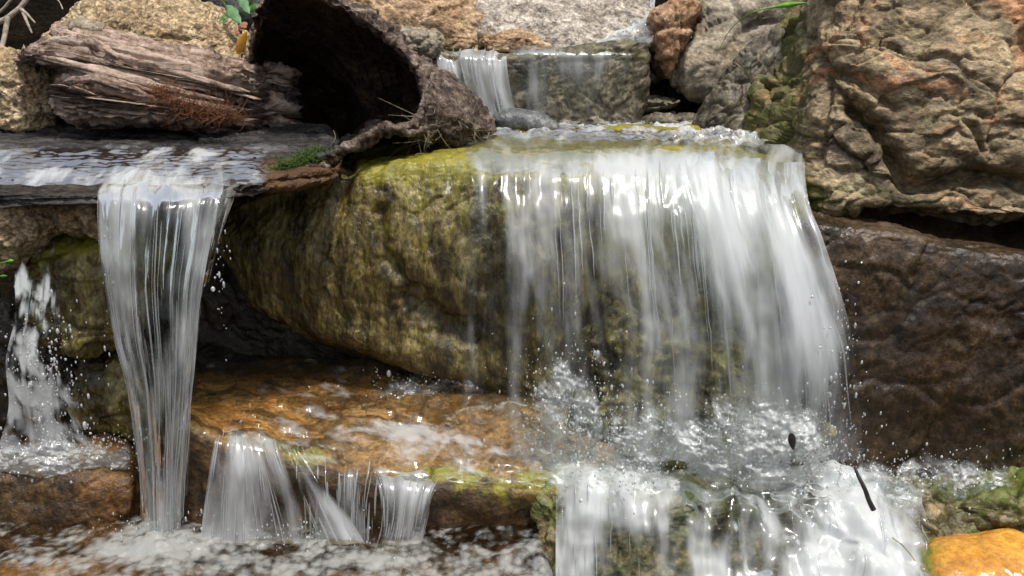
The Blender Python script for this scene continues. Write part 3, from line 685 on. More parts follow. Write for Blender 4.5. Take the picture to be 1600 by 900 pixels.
jf = field([[.25, .4, .5, .6, .5, .3, .2], [.3, .55, .7, .7, .55, .4, .25], [.55, .7, .75, .55, .55, .45, .45], [.6, .55, .5, .4, .45, .4, .5], [.6, .4, .25, .3, .3, .35, .55], [.6, .35, .15, .2, .35, .4, .5],
            [.5, .3, .25, .3, .4, .5, .45], [.4, .4, .35, .4, .4, .4, .4], [.4, .35, .35, .35, .35, .35, .4], [.45, .45, .45, .45, .45, .45, .45], [.8, .85, .85, .9, .9, .85, .8]], 300, 150)
jc = field([[.8, 1, 1, 1, 1, 1, .8]] + [[.9, 1, 1, 1, 1, 1, .9]] * 9 + [[.6, .9, 1, 1, 1, .9, .6]], 300, 150)
jetf = water_obj('waterfall', J, M['jet'], jf, jc, label='narrow free-falling jet of water dropping from the wet shelf')
water_obj('back_sheet', ripple(jet(.012, -1), .008, 40, 1.4, 9), M['jet'], jf * .8, jc, parent=jetf)
strands(jetf, J, jf * sm(60, 90, np.arange(300))[:, None] + .2, 110, .0009, (.12, .5), seed=5, off=.004)
drops(np.concatenate([cloud(160, 250, 835, 1.44, (45, 18, .03), 8), cloud(30, 345, 450, 1.5, (6, 60, .01), 9), cloud(14, 170, 520, 1.48, (8, 80, .01), 10)]), .0018, jetf, seed=6, tall=3)
# thin side thread of the jet
C = [[(340, 300, 1.56), (375, 285, 1.60)], [(325, 400, 1.50), (345, 370, 1.53)], [(318, 450, 1.49), (326, 440, 1.51)]]
water_obj('side_thread', ripple(patch(C, 80, 30), .003, 60, 2, 3), M['jet'], np.full((80, 30), .3), np.full((80, 30), .75), parent=jetf)

# small splashing fall on the far left
C = [[(a + (b - a) * t, py, Y) for t in np.linspace(0, 1, 5)] for a, b, py, Y in [(40, 110, 380, 1.66), (25, 100, 420, 1.60), (25, 95, 480, 1.57), (10, 110, 560, 1.55), (15, 125, 640, 1.545), (0, 150, 690, 1.55), (-20, 180, 715, 1.545)]]
sv = ripple(patch(C, 180, 110), .014, 26, 5, 7)
sf = field([[0, .1, .1, .1, 0], [.2, .4, .3, .2, .1], [.5, .6, .5, .3, .1], [.6, .75, .7, .4, .2], [.6, .8, .75, .5, .3], [.55, .75, .7, .5, .25], [.3, .4, .4, .3, .1]], 180, 110)
lf = water_obj('waterfall', sv, M['broken'], sf, np.clip(sf * 1.3 + .05, 0, 1), label='small broken splashing fall over the algae rock at the left')
drops(np.concatenate([cloud(350, 70, 580, 1.53, (32, 50, .03), 11), cloud(250, 110, 695, 1.52, (60, 14, .04), 12)]), .0024, lf, seed=7, tall=2.2)

# thin falls on the upper ledge
C = [[(a + (b - a) * t, py, Y) for t in np.linspace(0, 1, 6)] for a, b, py, Y in [(680, 800, 76, 2.5), (680, 792, 86, 2.36), (684, 792, 102, 2.325), (694, 798, 140, 2.31), (710, 812, 195, 2.30)]]
uv = ripple(patch(C, 150, 130), .01, 26, 4, 8)
uf = field([[.4, .4, .5, .6, .7, .3], [.5, .6, .6, .7, .8, .4], [.55, .7, .65, .75, .85, .4], [.5, .6, .6, .7, .8, .45], [.6, .7, .7, .7, .7, .6]], 150, 130)
u1 = water_obj('waterfall', uv, M['fall'], uf, np.clip(uf + .3, 0, 1), label='short white fall beside the hollow log over the upper ledge')
strands(u1, uv, uf, 50, .0014, (.15, .5), seed=9, off=.004)
C = [[(a + (b - a) * t, py, Y) for t in np.linspace(0, 1, 6)] for a, b, py, Y in [(800, 985, 70, 2.4), (796, 985, 82, 2.335), (800, 982, 100, 2.328), (805, 975, 130, 2.324), (810, 965, 180, 2.32)]]
uv = ripple(patch(C, 120, 110), .003, 40, 3, 8)
uf = field([[.1, .4, .5, .5, .5, .2], [.1, .5, .5, .5, .5, .2], [.1, .5, .4, .5, .35, .1], [.1, .42, .25, .35, .2, .05], [.05, .2, .15, .2, .05, 0]], 120, 110)
water_obj('waterfall', uv, M['fall'], uf, np.clip(uf * 1.6 + .1, 0, 1), label='faint thin trickle down the middle of the upper ledge face')
C = [[(a + (b - a) * t, py, Y) for t in np.linspace(0, 1, 5)] for a, b, py, Y in [(1000, 1024, -5, 2.62), (992, 1022, 25, 2.5), (965, 1020, 48, 2.4), (930, 1020, 64, 2.34)]]
uv = ripple(patch(C, 90, 80), .012, 30, 12, 10)
uf = np.full((90, 80), .62)
u3 = water_obj('waterfall', uv, M['splash'], uf, np.full((90, 80), .75), label='tiny white cascade tumbling beside the rusty knobbly rock')
drops(cloud(80, 990, 50, 2.36, (18, 14, .02), 14), .0022, u3, seed=8)

# stream on the boulder top, fed from behind
C = [[(a + (b - a) * t, py, Y) for t in np.linspace(0, 1, 7)] for a, b, py, Y in [(690, 1215, 197, 2.36), (690, 1225, 205, 2.2), (700, 1240, 216, 2.04), (860, 1250, 228, 1.93)]]
sv = patch(C, 130, 420); sv[..., 2] += .012 + .009 * fbm(sv * np.array([22, 26, 0]), 3) * (1 + 1.2 * sm(950, 1150, proj(sv)[0]))
spx, spy = proj(sv)
water_obj('stream', sv, M['film'], .25 + .3 * sm(980, 1150, spx) + .2 * sm(210, 200, spy), np.clip(.55 + .5 * sm(880, 1050, spx) + .4 * sm(215, 205, spy), 0, 1), sv * 1.0, label='shallow rippling stream crossing the top of the mossy boulder')

# film on the shelf
C = [[(a + (b - a) * t, py, Y) for t in np.linspace(0, 1, 7)] for a, b, py, Y in [(-80, 440, 228, 1.84), (-80, 440, 246, 1.73), (-80, 430, 262, 1.66), (-80, 425, 284, 1.59), (-80, 410, 299, 1.562)]]
sv = patch(C, 140, 400); sv[..., 2] += .012 + .004 * fbm(sv * np.array([9, 16, 0]), 2) + .003 * fbm(sv * np.array([26, 60, 0]), 2)
water_obj('stream', sv, M['film'], .16 + .32 * sm(160, 260, proj(sv)[0]) * sm(380, 330, proj(sv)[0]) + .42 * np.exp(-((proj(sv)[0] - 90) / 75) ** 2 - ((proj(sv)[1] - 272) / 17) ** 2), np.clip(sm(445, 360, proj(sv)[0]) * 1.1 * sm(222, 240, proj(sv)[1]) , 0, 1), sv * 1.0, label='shiny shallow water lying on the wet black shelf')  # foam values here include white patches painted as glints of reflected sky

# falls from the low orange ledge
def film_on(V3, r0, r1, c0, c1, off):
    v = V3[r0:r1, c0:c1].copy()
    for _ in range(3):
        v[1:-1, 1:-1] = (v[1:-1, 1:-1] * 2 + v[:-2, 1:-1] + v[2:, 1:-1] + v[1:-1, :-2] + v[1:-1, 2:]) / 6
    return v + unit_n(v) * off
lv = film_on(LV, 5, 110, 40, 390, .008)
lpx, lpy = proj(lv)
lv = ripple(lv, .0025, 14, 6, 3)
lfo = .12 + .35 * np.exp(-((lpy - (610 + (lpx - 300) * .22)) / 40) ** 2) * sm(400, 560, lpx) + .25 * np.exp(-((lpx - 420) / 80) ** 2) * sm(640, 690, lpy)
fl = np.stack([lpx * .0008 + lpy * .0006, lpy * .0014 - lpx * .0005, np.zeros_like(lpx)], -1)
water_obj('stream', lv, M['slide'], lfo, 1.2 + 0 * lpx, fl, label='thin water sliding across the low orange ledge')
def fall_quad(rows, nr, nc, foamv, coverv, mat, label, seed, amp=.01, nstr=50, nd=150, fu=24, fv=3, lump=0):
    C = [[(a + (b - a) * t, py + dpy * (t - .5), Y) for t in np.linspace(0, 1, len(foamv[0]))] for a, b, py, Y, dpy in rows]
    v = ripple(patch(C, nr, nc), amp, fu, fv, seed)
    if lump: v = v + np.array([0, -.8, .5]) * (lump * fbm(v * np.array([9, 9, 7]) + seed, 3))[..., None]
    f = field(foamv, nr, nc); c = field(coverv, nr, nc)
    o = water_obj('waterfall', v, M[mat], f, c, label=label)
    if nstr: strands(o, v, f, nstr, .0013, (.12, .5), seed=seed, off=.004)
    a, b, py, Y, _ = rows[-1]
    if nd: drops(cloud(nd, (a + b) / 2, py - 12, Y, ((b - a) / 3.5, 16, .03), seed + 50), .002, o, seed=seed, tall=2)
    return o
fall_quad([(345, 470, 668, 1.56, 22), (338, 475, 690, 1.49, 24), (330, 500, 730, 1.455, 20), (322, 530, 780, 1.44, 10), (312, 570, 850, 1.43, 0)], 180, 170,
    [[.2, .3, .3, .25, .1], [.45, .6, .55, .4, .15], [.45, .65, .5, .3, .1], [.4, .55, .5, .3, .2], [.6, .7, .7, .6, .4]],
    [[.0, .0, .0, .0, .0], [.35, .65, .65, .45, .15], [.8, 1, .95, .7, .35], [.8, .95, .9, .7, .4], [.8, 1, 1, .8, .5]], 'veil', 'fan-shaped veil of water falling off the left end of the orange ledge', 21)
fall_quad([(570, 720, 722, 1.575, 12), (582, 694, 744, 1.50, 10), (594, 676, 775, 1.462, 0), (592, 662, 835, 1.445, 0), (566, 650, 905, 1.43, 0)], 160, 110,
    [[.2, .3, .3, .2], [.4, .5, .5, .4], [.5, .55, .6, .5], [.5, .55, .6, .5], [.6, .6, .6, .5]],
    [[.0, .0, .0, .0], [.15, .5, .5, .15], [.35, .9, .9, .35], [.35, .9, .85, .3], [.35, .9, .85, .3]], 'veil', 'narrow slanting ribbon of water off the middle of the orange ledge', 22)
fall_quad([(460, 600, 720, 1.50, 10), (465, 595, 745, 1.465, 8), (470, 590, 790, 1.45, 0), (470, 590, 850, 1.44, 0)], 120, 110,
    [[.1, .1, .1, .1], [.2, .15, .25, .15], [.2, .15, .25, .15], [.3, .2, .3, .2]],
    [[.0, .0, .0, .0], [.2, .15, .3, .15], [.25, .2, .4, .2], [.3, .25, .4, .3]], 'veil', 'sparse dripping threads between two falls of the orange ledge', 23, nstr=60, nd=40)
cpx = np.array([878, 930, 990, 1060, 1130, 1200, 1280, 1360, 1435])
sl = sm(1060, 1230, cpx)
lipd = np.array([10, -22, 0, 12, 6, -8, -14, -6, 10])
rowsC = [(712, 1.60, 1.68, 0), (742, 1.50, 1.58, .6), (778, 1.435, 1.50, 1), (815, 1.40, 1.44, .7), (850, 1.385, 1.40, .3), (890, 1.37, 1.355, 0), (980, 1.34, 1.27, 0), (1080, 1.32, 1.2, 0)]
C = [[(p + s_ * k * 7 - 10, py + d * f, a + (b - a) * s_) for p, s_, d in zip(cpx, sl, lipd)] for k, (py, a, b, f) in enumerate(rowsC)]
v = ripple(patch(C, 250, 460), .011, 14, 4, 24)
cs = np.broadcast_to(cr(sl, 460), (250, 460))
v = v + np.array([0, -.6, .6]) * ((.014 + .02 * cs) * fbm(v * np.array([10, 9, 8]), 3))[..., None]
cf = field([[.5, .55, .45, .1, .1, .3, .6, .6, .3], [.55, .75, .6, .1, .12, .35, .75, .7, .35], [.6, .8, .65, .2, .2, .5, .8, .75, .35], [.75, .8, .6, .4, .35, .62, .85, .75, .4],
            [.75, .7, .5, .45, .45, .75, .8, .75, .4], [.75, .65, .5, .5, .55, .8, .8, .75, .45], [.8, .7, .6, .6, .6, .8, .8, .75, .5], [.8, .7, .6, .6, .6, .8, .8, .75, .5]], 250, 460)
cc = field([[.0, .1, .1, .05, .1, .3, .4, .3, .0], [.55, .75, .6, .4, .5, .8, .95, .8, .2], [.85, 1, .9, .8, .85, .95, 1, .9, .3], [.95, 1, 1, .9, .9, 1, 1, .9, .35], [1, 1, 1, 1, 1, 1, 1, .95, .4], [1, 1, 1, 1, 1, 1, 1, 1, .4], [1, 1, 1, 1, 1, 1, 1, 1, .4], [1, 1, 1, 1, 1, 1, 1, 1, .4]], 250, 460)
casc = water_obj('waterfall', v, M['rush'], cf, cc, label='broad white cascade rushing over the dark mossy ledge')
strands(casc, v, cf, 60, .001, (.1, .3), seed=24, off=.004)
drops(np.concatenate([cloud(260, 970, 755, 1.44, (50, 25, .03), 61), cloud(300, 1260, 740, 1.5, (90, 25, .04), 62)]), .0018, casc, seed=25, tall=1.8)
bx_ = np.random.default_rng(77)
Qx, Qy = bx_.normal(1500, 60, 260), bx_.normal(0, 9, 260)
drops(W(Qx, 735 + (Qx - 1400) * .26 + Qy, 1.55 + bx_.normal(0, .012, 260)), .0034, casc, 'bubbles', 26, 1.1)

# splashing mounds where the wide fall lands
def mound(cx, cy, rx, ry, Y, dep, label, seed, foam=.6, top=-1):
    u, v = np.meshgrid(np.linspace(-1, 1, 170), np.linspace(-1, 1, 150)); r2 = np.clip(u * u + v * v, 0, 1.0)
    V = W(cx + u * rx, cy + v * ry, Y); V[..., 1] -= dep * np.sqrt(np.clip(1 - r2, 0, 1))
    V = V + np.stack([0 * u, -np.ones_like(u), .4 * np.ones_like(u)], -1) * (.02 * fbm(V * 16 + seed, 4, .6))[..., None]
    edge = 1 - sm(.35, 1.0, r2)
    fl = V * np.array([1, 0, 1]) ; fl = np.stack([V[..., 0], V[..., 2], np.full_like(u, seed)], -1)
    o = water_obj('splash', V, M['splash'], np.clip(foam * (.5 + .6 * edge), 0, 1), edge * .85, fl, label=label)
    pts = V[rng.integers(0, 150, 320), rng.integers(0, 170, 320)] + rng.normal(0, .014, (320, 3))
    drops(pts, .0021, o, seed=seed, tall=1.8)
    return o
mound(1165, 675, 150, 85, 1.56, .09, 'rounded mound of churning white water under the right of the wide fall', 31, .62)
mound(880, 650, 70, 105, 1.58, .06, 'upright plume of splashing water under the left of the wide fall', 32, .5)
mound(990, 690, 90, 70, 1.56, .05, 'low ragged splash in the middle below the wide fall', 33, .42)
mound(1440, 745, 150, 45, 1.56, .05, 'bubbly grey water at the foot of the brown ledge', 34, .5)
mound(95, 706, 150, 34, 1.575, .06, 'grey froth on the rusty step under the small splashing fall', 36, .6)
mound(690, 610, 110, 35, 1.78, .03, 'thin spray on the back of the orange ledge under the boulder', 35, .3)

# ------------------------------------------------------------------ hollow log
log = bpy.data.objects.new('hollow_log', None); col.objects.link(log)
log.location = tuple(W(560, 235, 1.95)); log.empty_display_size = .1
props(log, 'hollow broken log with a black opening and a weathered split end', 'log')
rim = np.array([(405, 205, 2.0), (450, 228, 1.9), (510, 236, 1.84), (560, 216, 1.83), (600, 200, 1.84), (640, 192, 1.87), (660, 160, 1.9), (652, 118, 1.94), (625, 80, 1.95), (585, 46, 1.92), (535, 12, 1.88), (475, -18, 1.85), (436, -25, 1.86), (414, 8, 1.93), (404, 45, 2.03), (396, 90, 2.1), (396, 135, 2.12), (400, 175, 2.1)])
cen = np.array([520, 120.])
dirv = rim[:, :2] - cen; dirv /= np.linalg.norm(dirv, axis=1)[:, None]
right = sm(600, 660, rim[:, 0]) * sm(70, 150, rim[:, 1])
low = sm(150, 225, rim[:, 1]) * sm(460, 540, rim[:, 0])
def loop(scale, out, dY, rsh=(0, 0)):
    L = rim.copy(); L[:, :2] = cen + (L[:, :2] - cen) * scale + dirv * np.asarray(out)[..., None] + np.array(rsh); L[:, 2] += dY; return L
C = [loop(.4, 0, .40, (70, 60)), loop(.62, 0, .36, (56, 48)), loop(.86, 0, .2, (24, 22)), loop(1, -3, .03), loop(1, 3 + 4 * low, -.008), loop(1, 5 + 12 * right + 14 * low, .02)]
L = loop(1, 5 + 50 * right + 4 * low, .10); L[:, 0] += 30 * right; L[:, 1] += 18 * right; C.append(L)
L = loop(1, 0 + 75 * right, .24); L[:, 0] += 45 * right; L[:, 1] += 26 * right; L[:, 1] = np.minimum(L[:, 1], 225); C.append(L)
L = loop(.97, 6, .4, (50, 8)); C.append(L)
nr, nc = 230, 420
V3 = patch(C, nr, nc, False, True); q = grid_quads(nr, nc, False, True); V = V3.reshape(-1, 3); N = vnormals(V, q)
rowid = np.repeat(np.arange(nr) / nr, nc)
ang = np.tile(np.arange(nc) / nc, nr) * 2 * math.pi
wood = np.stack([np.cos(ang) * 9, np.sin(ang) * 9, V[:, 1] * 3], -1)
ct, cg = chips(V * np.array([30, 12, 16]) + .4 * fbm(V * 14, 2)[:, None], 3)
d = .006 * fbm(V * 8, 2) + .006 * fbm(wood, 3) + (.009 * ct - .004 * np.exp(-(cg / .12) ** 2) + .004 * fbm(V * 60, 3, .6)) * sm(.42, .5, rowid)
sgn = 1 if (N[int(.65 * nr) * nc + int(6.5 / 17 * nc)] [0] > 0) else -1
V = V + sgn * N * d[:, None]
lpx, lpy = proj(V)
mo = .55 * sm(540, 470, lpx) * sm(215, 240, lpy) * sm(400, 440, lpx)
cut_ = int(nr * .36); kq = q[:, 0] // nc
mk('inside', V[:(cut_ + 1) * nc], q[kq < cut_], M['rot'], log, {'moss': np.zeros((cut_ + 1) * nc)})
mk('shell', V[cut_ * nc:], q[kq >= cut_] - cut_ * nc, M['bark'], log, {'moss': mo[cut_ * nc:]})
# closed far end of the hollow
e = V.reshape(nr, nc, 3)[0]; c0 = e.mean(0); mk('inner_end', np.concatenate([e, c0[None]]), None, M['rot'], log, {'moss': np.zeros(nc + 1)}, tris=np.stack([np.arange(nc), np.roll(np.arange(nc), -1), np.full(nc, nc)], 1))

def spar(name, ctrl, nr, nc, seed, mat='wood', amp=.02, parent=log):
    """a split length of weathered wood; rows run round it, columns along the grain"""
    c = np.array(ctrl, float); P = W(c[..., 0], c[..., 1], c[..., 2])
    e0 = P[:, :1].mean(0, keepdims=True) + (P[:, :1] - P[:, :1].mean(0, keepdims=True)) * .15; e0[..., 0] -= .015
    e1 = P[:, -1:].mean(0, keepdims=True) + (P[:, -1:] - P[:, -1:].mean(0, keepdims=True)) * .15; e1[..., 0] += .02
    P = np.concatenate([e0, P, e1], 1)
    D = cr(P, nr, True); V3 = np.swapaxes(cr(np.swapaxes(D, 0, 1), nc), 0, 1); V = V3.reshape(-1, 3); q = grid_quads(nr, nc, True)
    N = vnormals(V, q)
    if ((V - V.mean(0)) * N).sum() < 0: N = -N; q = q[:, ::-1]
    a = np.repeat(np.arange(nr) / nr, nc) * 2 * math.pi; l = np.tile(np.linspace(0, 1, nc), nr)
    g = np.stack([np.cos(a) * 5 + seed, np.sin(a) * 5, l * 2.2], -1)
    g = g + .35 * fbm(V * 6, 2)[:, None]
    d = amp * fbm(g, 4, .62) - amp * 1.3 * np.clip(fbm(g * 1.3 + 3, 3, ridge=True) - .5, 0, 1) + .004 * fbm(V * np.array([14, 60, 60]), 3)
    return mk(name, V + N * d[:, None], q, M[mat], parent, {'moss': np.zeros(len(V))})
pc = np.array([40, 85, 160, 240, 330, 410, 450])
def I(*v): return np.asarray(v, float)
C = [list(zip(pc, I(82, 66, 72, 84, 98, 116, 128), I(2.03, 2.03, 2.03, 2.03, 2.05, 2.1, 2.28))), list(zip(pc, I(85, 72, 84, 100, 116, 132, 142), I(1.93, 1.92, 1.91, 1.9, 1.92, 2.02, 2.2))), list(zip(pc, I(90, 92, 104, 120, 138, 152, 158), I(1.91, 1.89, 1.88, 1.88, 1.9, 2.0, 2.18))), list(zip(pc, I(94, 104, 124, 145, 160, 168, 172), I(1.93, 1.93, 1.93, 1.93, 1.95, 2.03, 2.2))), list(zip(pc, I(90, 95, 110, 130, 145, 155, 160), I(2.06, 2.06, 2.06, 2.06, 2.08, 2.12, 2.3)))]
spar('split_wood', C, 150, 380, 1)
pc = np.array([95, 135, 200, 270, 340, 405, 445])
def I(*v): return np.asarray(v, float)
C = [list(zip(pc, I(46, 42, 54, 70, 86, 104, 118), np.full(7, 2.1))), list(zip(pc, I(60, 62, 72, 86, 98, 116, 130), I(1.98, 1.98, 1.98, 1.98, 2.0, 2.08, 2.25))), list(zip(pc, I(74, 80, 90, 106, 122, 136, 148), I(1.95, 1.95, 1.95, 1.95, 1.97, 2.06, 2.24))), list(zip(pc, I(70, 75, 85, 100, 115, 130, 140), np.full(7, 2.12)))]
spar('split_wood', C, 110, 360, 4, amp=.016)
pc = np.array([92, 125, 175, 240, 310, 395, 440])
def I(*v): return np.asarray(v, float)
C = [list(zip(pc, I(118, 112, 122, 136, 150, 164, 172), np.full(7, 2.02))), list(zip(pc, I(126, 122, 134, 148, 162, 174, 180), I(1.9, 1.88, 1.86, 1.86, 1.89, 1.99, 2.15))), list(zip(pc, I(150, 152, 158, 168, 176, 184, 188), I(1.88, 1.84, 1.83, 1.83, 1.87, 1.98, 2.14))), list(zip(pc, I(178, 190, 196, 196, 196, 198, 200), I(1.9, 1.87, 1.86, 1.86, 1.89, 1.98, 2.12))), list(zip(pc, I(165, 180, 185, 188, 190, 194, 198), np.full(7, 2.05)))]
spar('knot_wood', C, 150, 360, 8, amp=.022)

# slivers that have sprung loose along the grain
for k, (pts, wd) in enumerate([([(38, 86, 1.915), (95, 96, 1.885), (180, 118, 1.87), (270, 142, 1.865), (350, 157, 1.89)], .010), ([(60, 70, 1.93), (110, 62, 1.92), (150, 70, 1.90), (185, 92, 1.885)], .011),
        ([(120, 60, 1.95), (200, 80, 1.925), (290, 104, 1.91), (370, 126, 1.94)], .010), ([(110, 106, 1.88), (200, 132, 1.86), (300, 160, 1.87), (370, 172, 1.91)], .009),
        ([(100, 128, 1.87), (150, 124, 1.845), (190, 134, 1.84), (235, 150, 1.838)], .012), ([(180, 92, 1.905), (260, 108, 1.89), (330, 130, 1.895), (390, 144, 1.95)], .007)]):
    P = cr(W(*np.array(pts, float).T), 120); t = np.linspace(0, 1, 120); R_ = wd * np.sin(np.pi * np.clip(t, .02, .98)) ** .6 * (1 + .35 * fbm(P * np.array([30, 5, 5]) + k, 3))
    a = np.linspace(0, 2 * math.pi, 18, endpoint=False)
    V = P[:, None] + np.stack([0 * a, np.cos(a) * .8, np.sin(a)], -1)[None] * (R_[:, None] * (1 + .5 * fbm(np.stack([np.cos(a)[None] * 1.6 + 0 * t[:, None], np.sin(a)[None] * 1.6 + k + 0 * t[:, None], t[:, None] * 4 + 0 * a[None]], -1), 3)))[..., None]
    mk('sliver', V, grid_quads(120, 18, False, True), M['wood'], log, {'moss': np.zeros(120 * 18)})

def tubes(paths, rads, name, mat, parent=None, sides=5):
    Vs, Q, b = [], [], 0
    for P, R in zip(paths, rads):
        P = np.asarray(P); m = len(P); T = np.gradient(P, axis=0); T /= np.linalg.norm(T, axis=1)[:, None] + 1e-9
        ref = np.array([.3, .8, .52]); A = np.cross(T, ref); A /= np.linalg.norm(A, axis=1)[:, None] + 1e-9; Bn = np.cross(T, A)
        R = np.broadcast_to(R, (m,)); th = np.linspace(0, 2 * math.pi, sides, endpoint=False)
        V = P[:, None] + R[:, None, None] * (np.cos(th)[None, :, None] * A[:, None] + np.sin(th)[None, :, None] * Bn[:, None])
        Vs.append(V.reshape(-1, 3)); Q.append(grid_quads(m, sides, False, True) + b); b += m * sides
    return mk(name, np.concatenate(Vs), np.concatenate(Q), M[mat], parent)
def tuft(name, mat, centres, n, ln, parent, seed, rad=.0007, up_=(0, -.5, .6)):
    r = np.random.default_rng(seed); ps, rs = [], []
    for cx, cy, Y, sx, sy in centres:
        for _ in range(n):
            p = W(r.normal(cx, sx), r.normal(cy, sy), Y); d = r.normal(0, 1, 3) * .8 + up_; d /= np.linalg.norm(d); L = ln * r.uniform(.5, 1.3); bend = r.normal(0, .5, 3)
            t = np.linspace(0, 1, 6)[:, None]; ps.append(p + d * L * t + bend * L * t ** 2 * .7); rs.append(rad * np.linspace(1, .3, 6))
    o = tubes(ps, rs, name, mat, parent, 3); o['kind'] = 'stuff'; return o
tuft('root_tuft', 'fibre', [(250, 148, 1.845, 14, 9), (275, 165, 1.835, 20, 10), (315, 172, 1.84, 24, 8), (350, 182, 1.86, 20, 6)], 190, .024, log, 3)
tuft('moss_tuft', 'mossf', [(446, 264, 1.69, 9, 6), (462, 256, 1.71, 9, 6), (480, 247, 1.735, 9, 5), (496, 240, 1.77, 7, 4)], 260, .014, log, 4, .0008, (0, -.4, .3))
# bark snags along the lower rim
ps, rs = [], []
r = np.random.default_rng(12)
for a in [((500, 250, 1.81), (540, 232, 1.80), (585, 205, 1.81), (610, 200, 1.82), (640, 208, 1.84), (690, 196, 1.88)), ((474, 268, 1.70), (492, 258, 1.72), (514, 262, 1.73), (506, 250, 1.76))]:
    P = cr(W(*np.array(a).T), 60); P += .006 * np.stack([fbm(P * 40 + k * 9, 2) for k in range(3)], -1)
    ps.append(P); rs.append((.010 if len(a) > 4 else .005) * (1 + .7 * fbm(P * 90, 3)) * np.sin(np.pi * np.linspace(.08, .95, 60)) ** .5)
for pp, rr_ in zip(ps, rs):
    o = tubes([pp], [rr_], 'bark_snag', 'bark', log, 12)
tuft('rootlets', 'dry', [(660, 205, 1.90, 14, 10), (700, 190, 1.96, 24, 14), (730, 205, 2.0, 14, 8)], 40, .05, log, 6, .0007, (0, -.3, -.2))

# ------------------------------------------------------------------ twigs, leaves and small things
def twig(pts, r0, r1, mat, label, group=None, name='twig', n=24, branches=()):
    P = cr(W(*np.array(pts, float).T), n); P += .002 * np.stack([fbm(P * 30 + k * 5, 2) for k in range(3)], -1)
    o = tubes([P], [np.linspace(r0, r1, n)], name, mat, None, 7); props(o, label, 'twig', group)
    for b in branches:
        Pb = cr(W(*np.array(b, float).T), 14); tubes([Pb], [np.linspace(r1 * .9, r1 * .35, 14)], 'branch', mat, o, 6)
    return o
twig([(-20, 40, 2.15), (8, 30, 2.15), (30, 12, 2.16), (50, -12, 2.18)], .007, .0055, 'twig', 'thickest bare grey twig arching across the dark hollow at the left', branches=[[(32, 14, 2.16), (42, 22, 2.14), (55, 36, 2.13)], [(35, 16, 2.16), (42, 34, 2.12), (50, 52, 2.1)]])
twig([(-10, 26, 2.2), (10, 10, 2.2), (24, -8, 2.2)], .0035, .003, 'twig', 'thin grey twig running beside the thickest one in the dark hollow')
twig([(13, 26, 2.14), (8, 50, 2.12), (2, 80, 2.08)], .006, .0055, 'twig', 'upright grey twig standing on the yellow-brown gritty rock')
twig([(82, -8, 2.3), (92, 2, 2.3), (98, 14, 2.27)], .002, .0014, 'twig', 'short thin twig above the golden gritty rock')
twig([(1334, 728, 1.40), (1345, 750, 1.385), (1356, 775, 1.375), (1366, 796, 1.37)], .0025, .005, 'darktwig', 'short dark stick caught upright in the white cascade')
twig([(1395, 838, 1.3), (1415, 856, 1.29), (1430, 876, 1.28)], .0012, .001, 'dry', 'pale straw-like twig in front of the orange stone')
twig([(508, 236, 1.83), (520, 222, 1.82), (524, 214, 1.82), (521, 204, 1.82)], .0009, .0006, 'dry', 'tiny curled rootlet standing at the lip of the hollow log')

def leaf(name, base, tip, width, mat, label, cat='leaf', group=None, notch=0, curl=.15, nrm=(0, -1, .5)):
    b, t = W(*base), W(*tip); L = np.linalg.norm(t - b); ax = (t - b) / L; nv = np.array(nrm, float); nv -= ax * (nv @ ax); nv /= np.linalg.norm(nv); sd_ = np.cross(ax, nv)
    s = np.linspace(0, 1, 15)[:, None]; v = np.linspace(-1, 1, 9)[None]
    wd = width * (np.sin(np.pi * s ** .75) ** .8) * (1 + notch * np.sin(s * 18))
    P = b + (ax * (s * L)[..., None]) + sd_ * (v * wd)[..., None] + nv * ((curl * L * s * (1 - s)) - .25 * wd * v ** 2)[..., None]
    front = P.reshape(-1, 3); back = front - nv * .0006; q = grid_quads(15, 9); n = len(front)
    edge = [i * 9 for i in range(15)] + [14 * 9 + j for j in range(1, 9)] + [i * 9 + 8 for i in range(13, -1, -1)] + [j for j in range(7, 0, -1)]
    e = np.array(edge); e2 = np.roll(e, -1)
    o = mk(name, np.concatenate([front, back]), np.concatenate([q, q[:, ::-1] + n, np.stack([e, e2, e2 + n, e + n], 1)]), M[mat])
    return props(o, label, cat, group)
leaf('leaf', (369, 84, 1.99), (386, 48, 1.97), .012, 'yleaf', 'small yellow leaf wedged between golden rock and log')
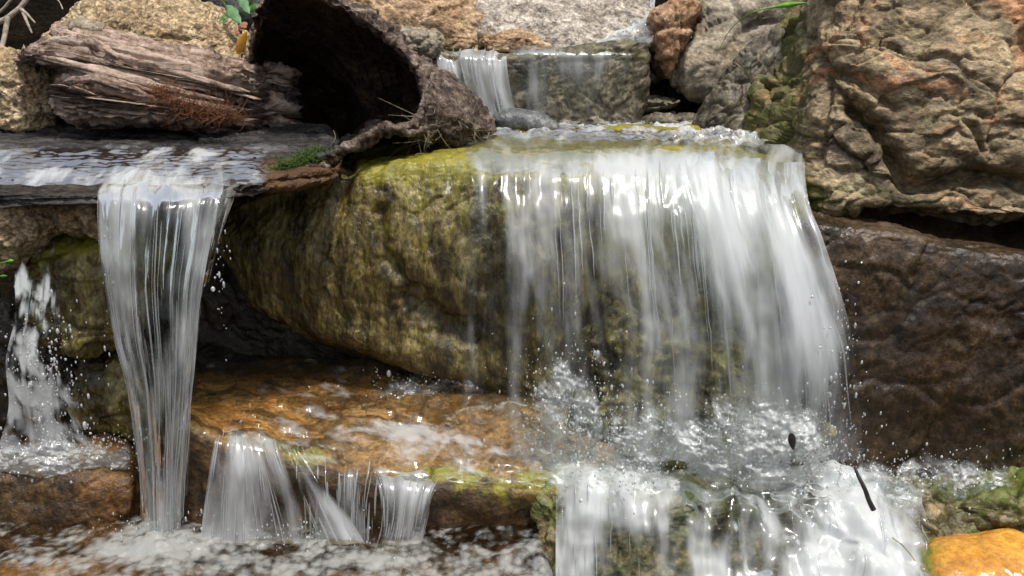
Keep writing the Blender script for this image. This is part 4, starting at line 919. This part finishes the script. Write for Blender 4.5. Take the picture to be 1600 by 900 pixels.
def vine():
    v = bpy.data.objects.new('vine', None); col.objects.link(v); v.location = tuple(W(372, 60, 2.3)); props(v, 'leafy green vine behind the golden rock and beside the log', 'vine')
    tubes([cr(W(*np.array([(345, -20, 2.4), (352, 8, 2.35), (375, 18, 2.3), (395, 22, 2.28)], float).T), 20)], [.0014], 'stem', 'leaf', v)
    for b, t, wd, m in [((354, 8, 2.33), (377, 38, 2.26), .014, 'paleleaf'), ((374, -6, 2.32), (390, 22, 2.26), .012, 'paleleaf'), ((348, 2, 2.33), (352, -20, 2.3), .012, 'grass'), ((356, 20, 2.36), (342, 38, 2.32), .008, 'leaf'), ((380, 10, 2.36), (400, -14, 2.34), .012, 'leaf'), ((388, 14, 2.38), (412, 8, 2.36), .01, 'leaf'), ((366, -4, 2.4), (360, -30, 2.38), .012, 'leaf')]:
        o = leaf('leaf', b, t, wd, m, None, None, notch=.12)
        o.parent = v; o.location = Vector(o.location) - Vector(v.location)
vine()
rl = np.random.default_rng(5)
for i, (x, y, a) in enumerate([(372, 40, .3), (384, 34, 2.1), (392, 44, 1.1), (398, 30, -.4), (378, 48, 2.8)]):
    leaf('dead_leaf', (x, y, 2.22), (x + 14 * math.cos(a), y + 11 * math.sin(a), 2.2), .009, 'dleaf', 'curled brown dead leaf in the litter between vine and log', 'leaf', 'dead leaves beside the log', curl=.4)
# grass blades
def blade(pts, wd, mat, label, name='grass_blade', group=None):
    P = cr(W(*np.array(pts, float).T), 24); T = np.gradient(P, axis=0); T /= np.linalg.norm(T, axis=1)[:, None]; sd_ = np.cross(T, np.array([.15, -1, .2])); sd_ /= np.linalg.norm(sd_, axis=1)[:, None]
    R = wd * np.interp(np.linspace(0, 1, 24), *([0, .68, .85, 1], [.14, .2, 1, .05]))
    nn = np.cross(T, sd_)
    V = np.stack([P + sd_ * R[:, None], P + nn * .0006, P - sd_ * R[:, None], P - nn * .0006], 1).reshape(-1, 3)
    return props(mk(name, V, grid_quads(24, 4, False, True), M[mat]), label, 'grass', group)
blade([(1124, 78, 2.12), (1140, 48, 2.06), (1170, 22, 2.0), (1215, 10, 1.95), (1262, 4, 1.92)], .0062, 'grass', 'bright green grass blade arching out over the right rocks')
blade([(1128, 140, 2.08), (1132, 112, 2.06), (1146, 98, 2.06), (1160, 108, 2.05)], .0012, 'dry', 'dry hooked grass stem standing on the slanting olive stone')
blade([(1100, 112, 2.1), (1112, 100, 2.1), (1128, 97, 2.1), (1146, 100, 2.08)], .001, 'dry', 'dry grass stem bent flat over the dark gap')
blade([(-30, 420, 1.5), (-10, 414, 1.5), (10, 409, 1.49), (22, 407, 1.49)], .0045, 'grass', 'bright green leaf blade poking in beside the algae rock')
blade([(-30, 436, 1.52), (-10, 433, 1.52), (12, 431, 1.51)], .0035, 'leaf', 'duller green leaf blade just below the bright one')
leaf('leaf', (1236, 676, 1.44), (1240, 704, 1.44), .007, 'darktwig', 'tiny dark leaf floating in the churning white mound')
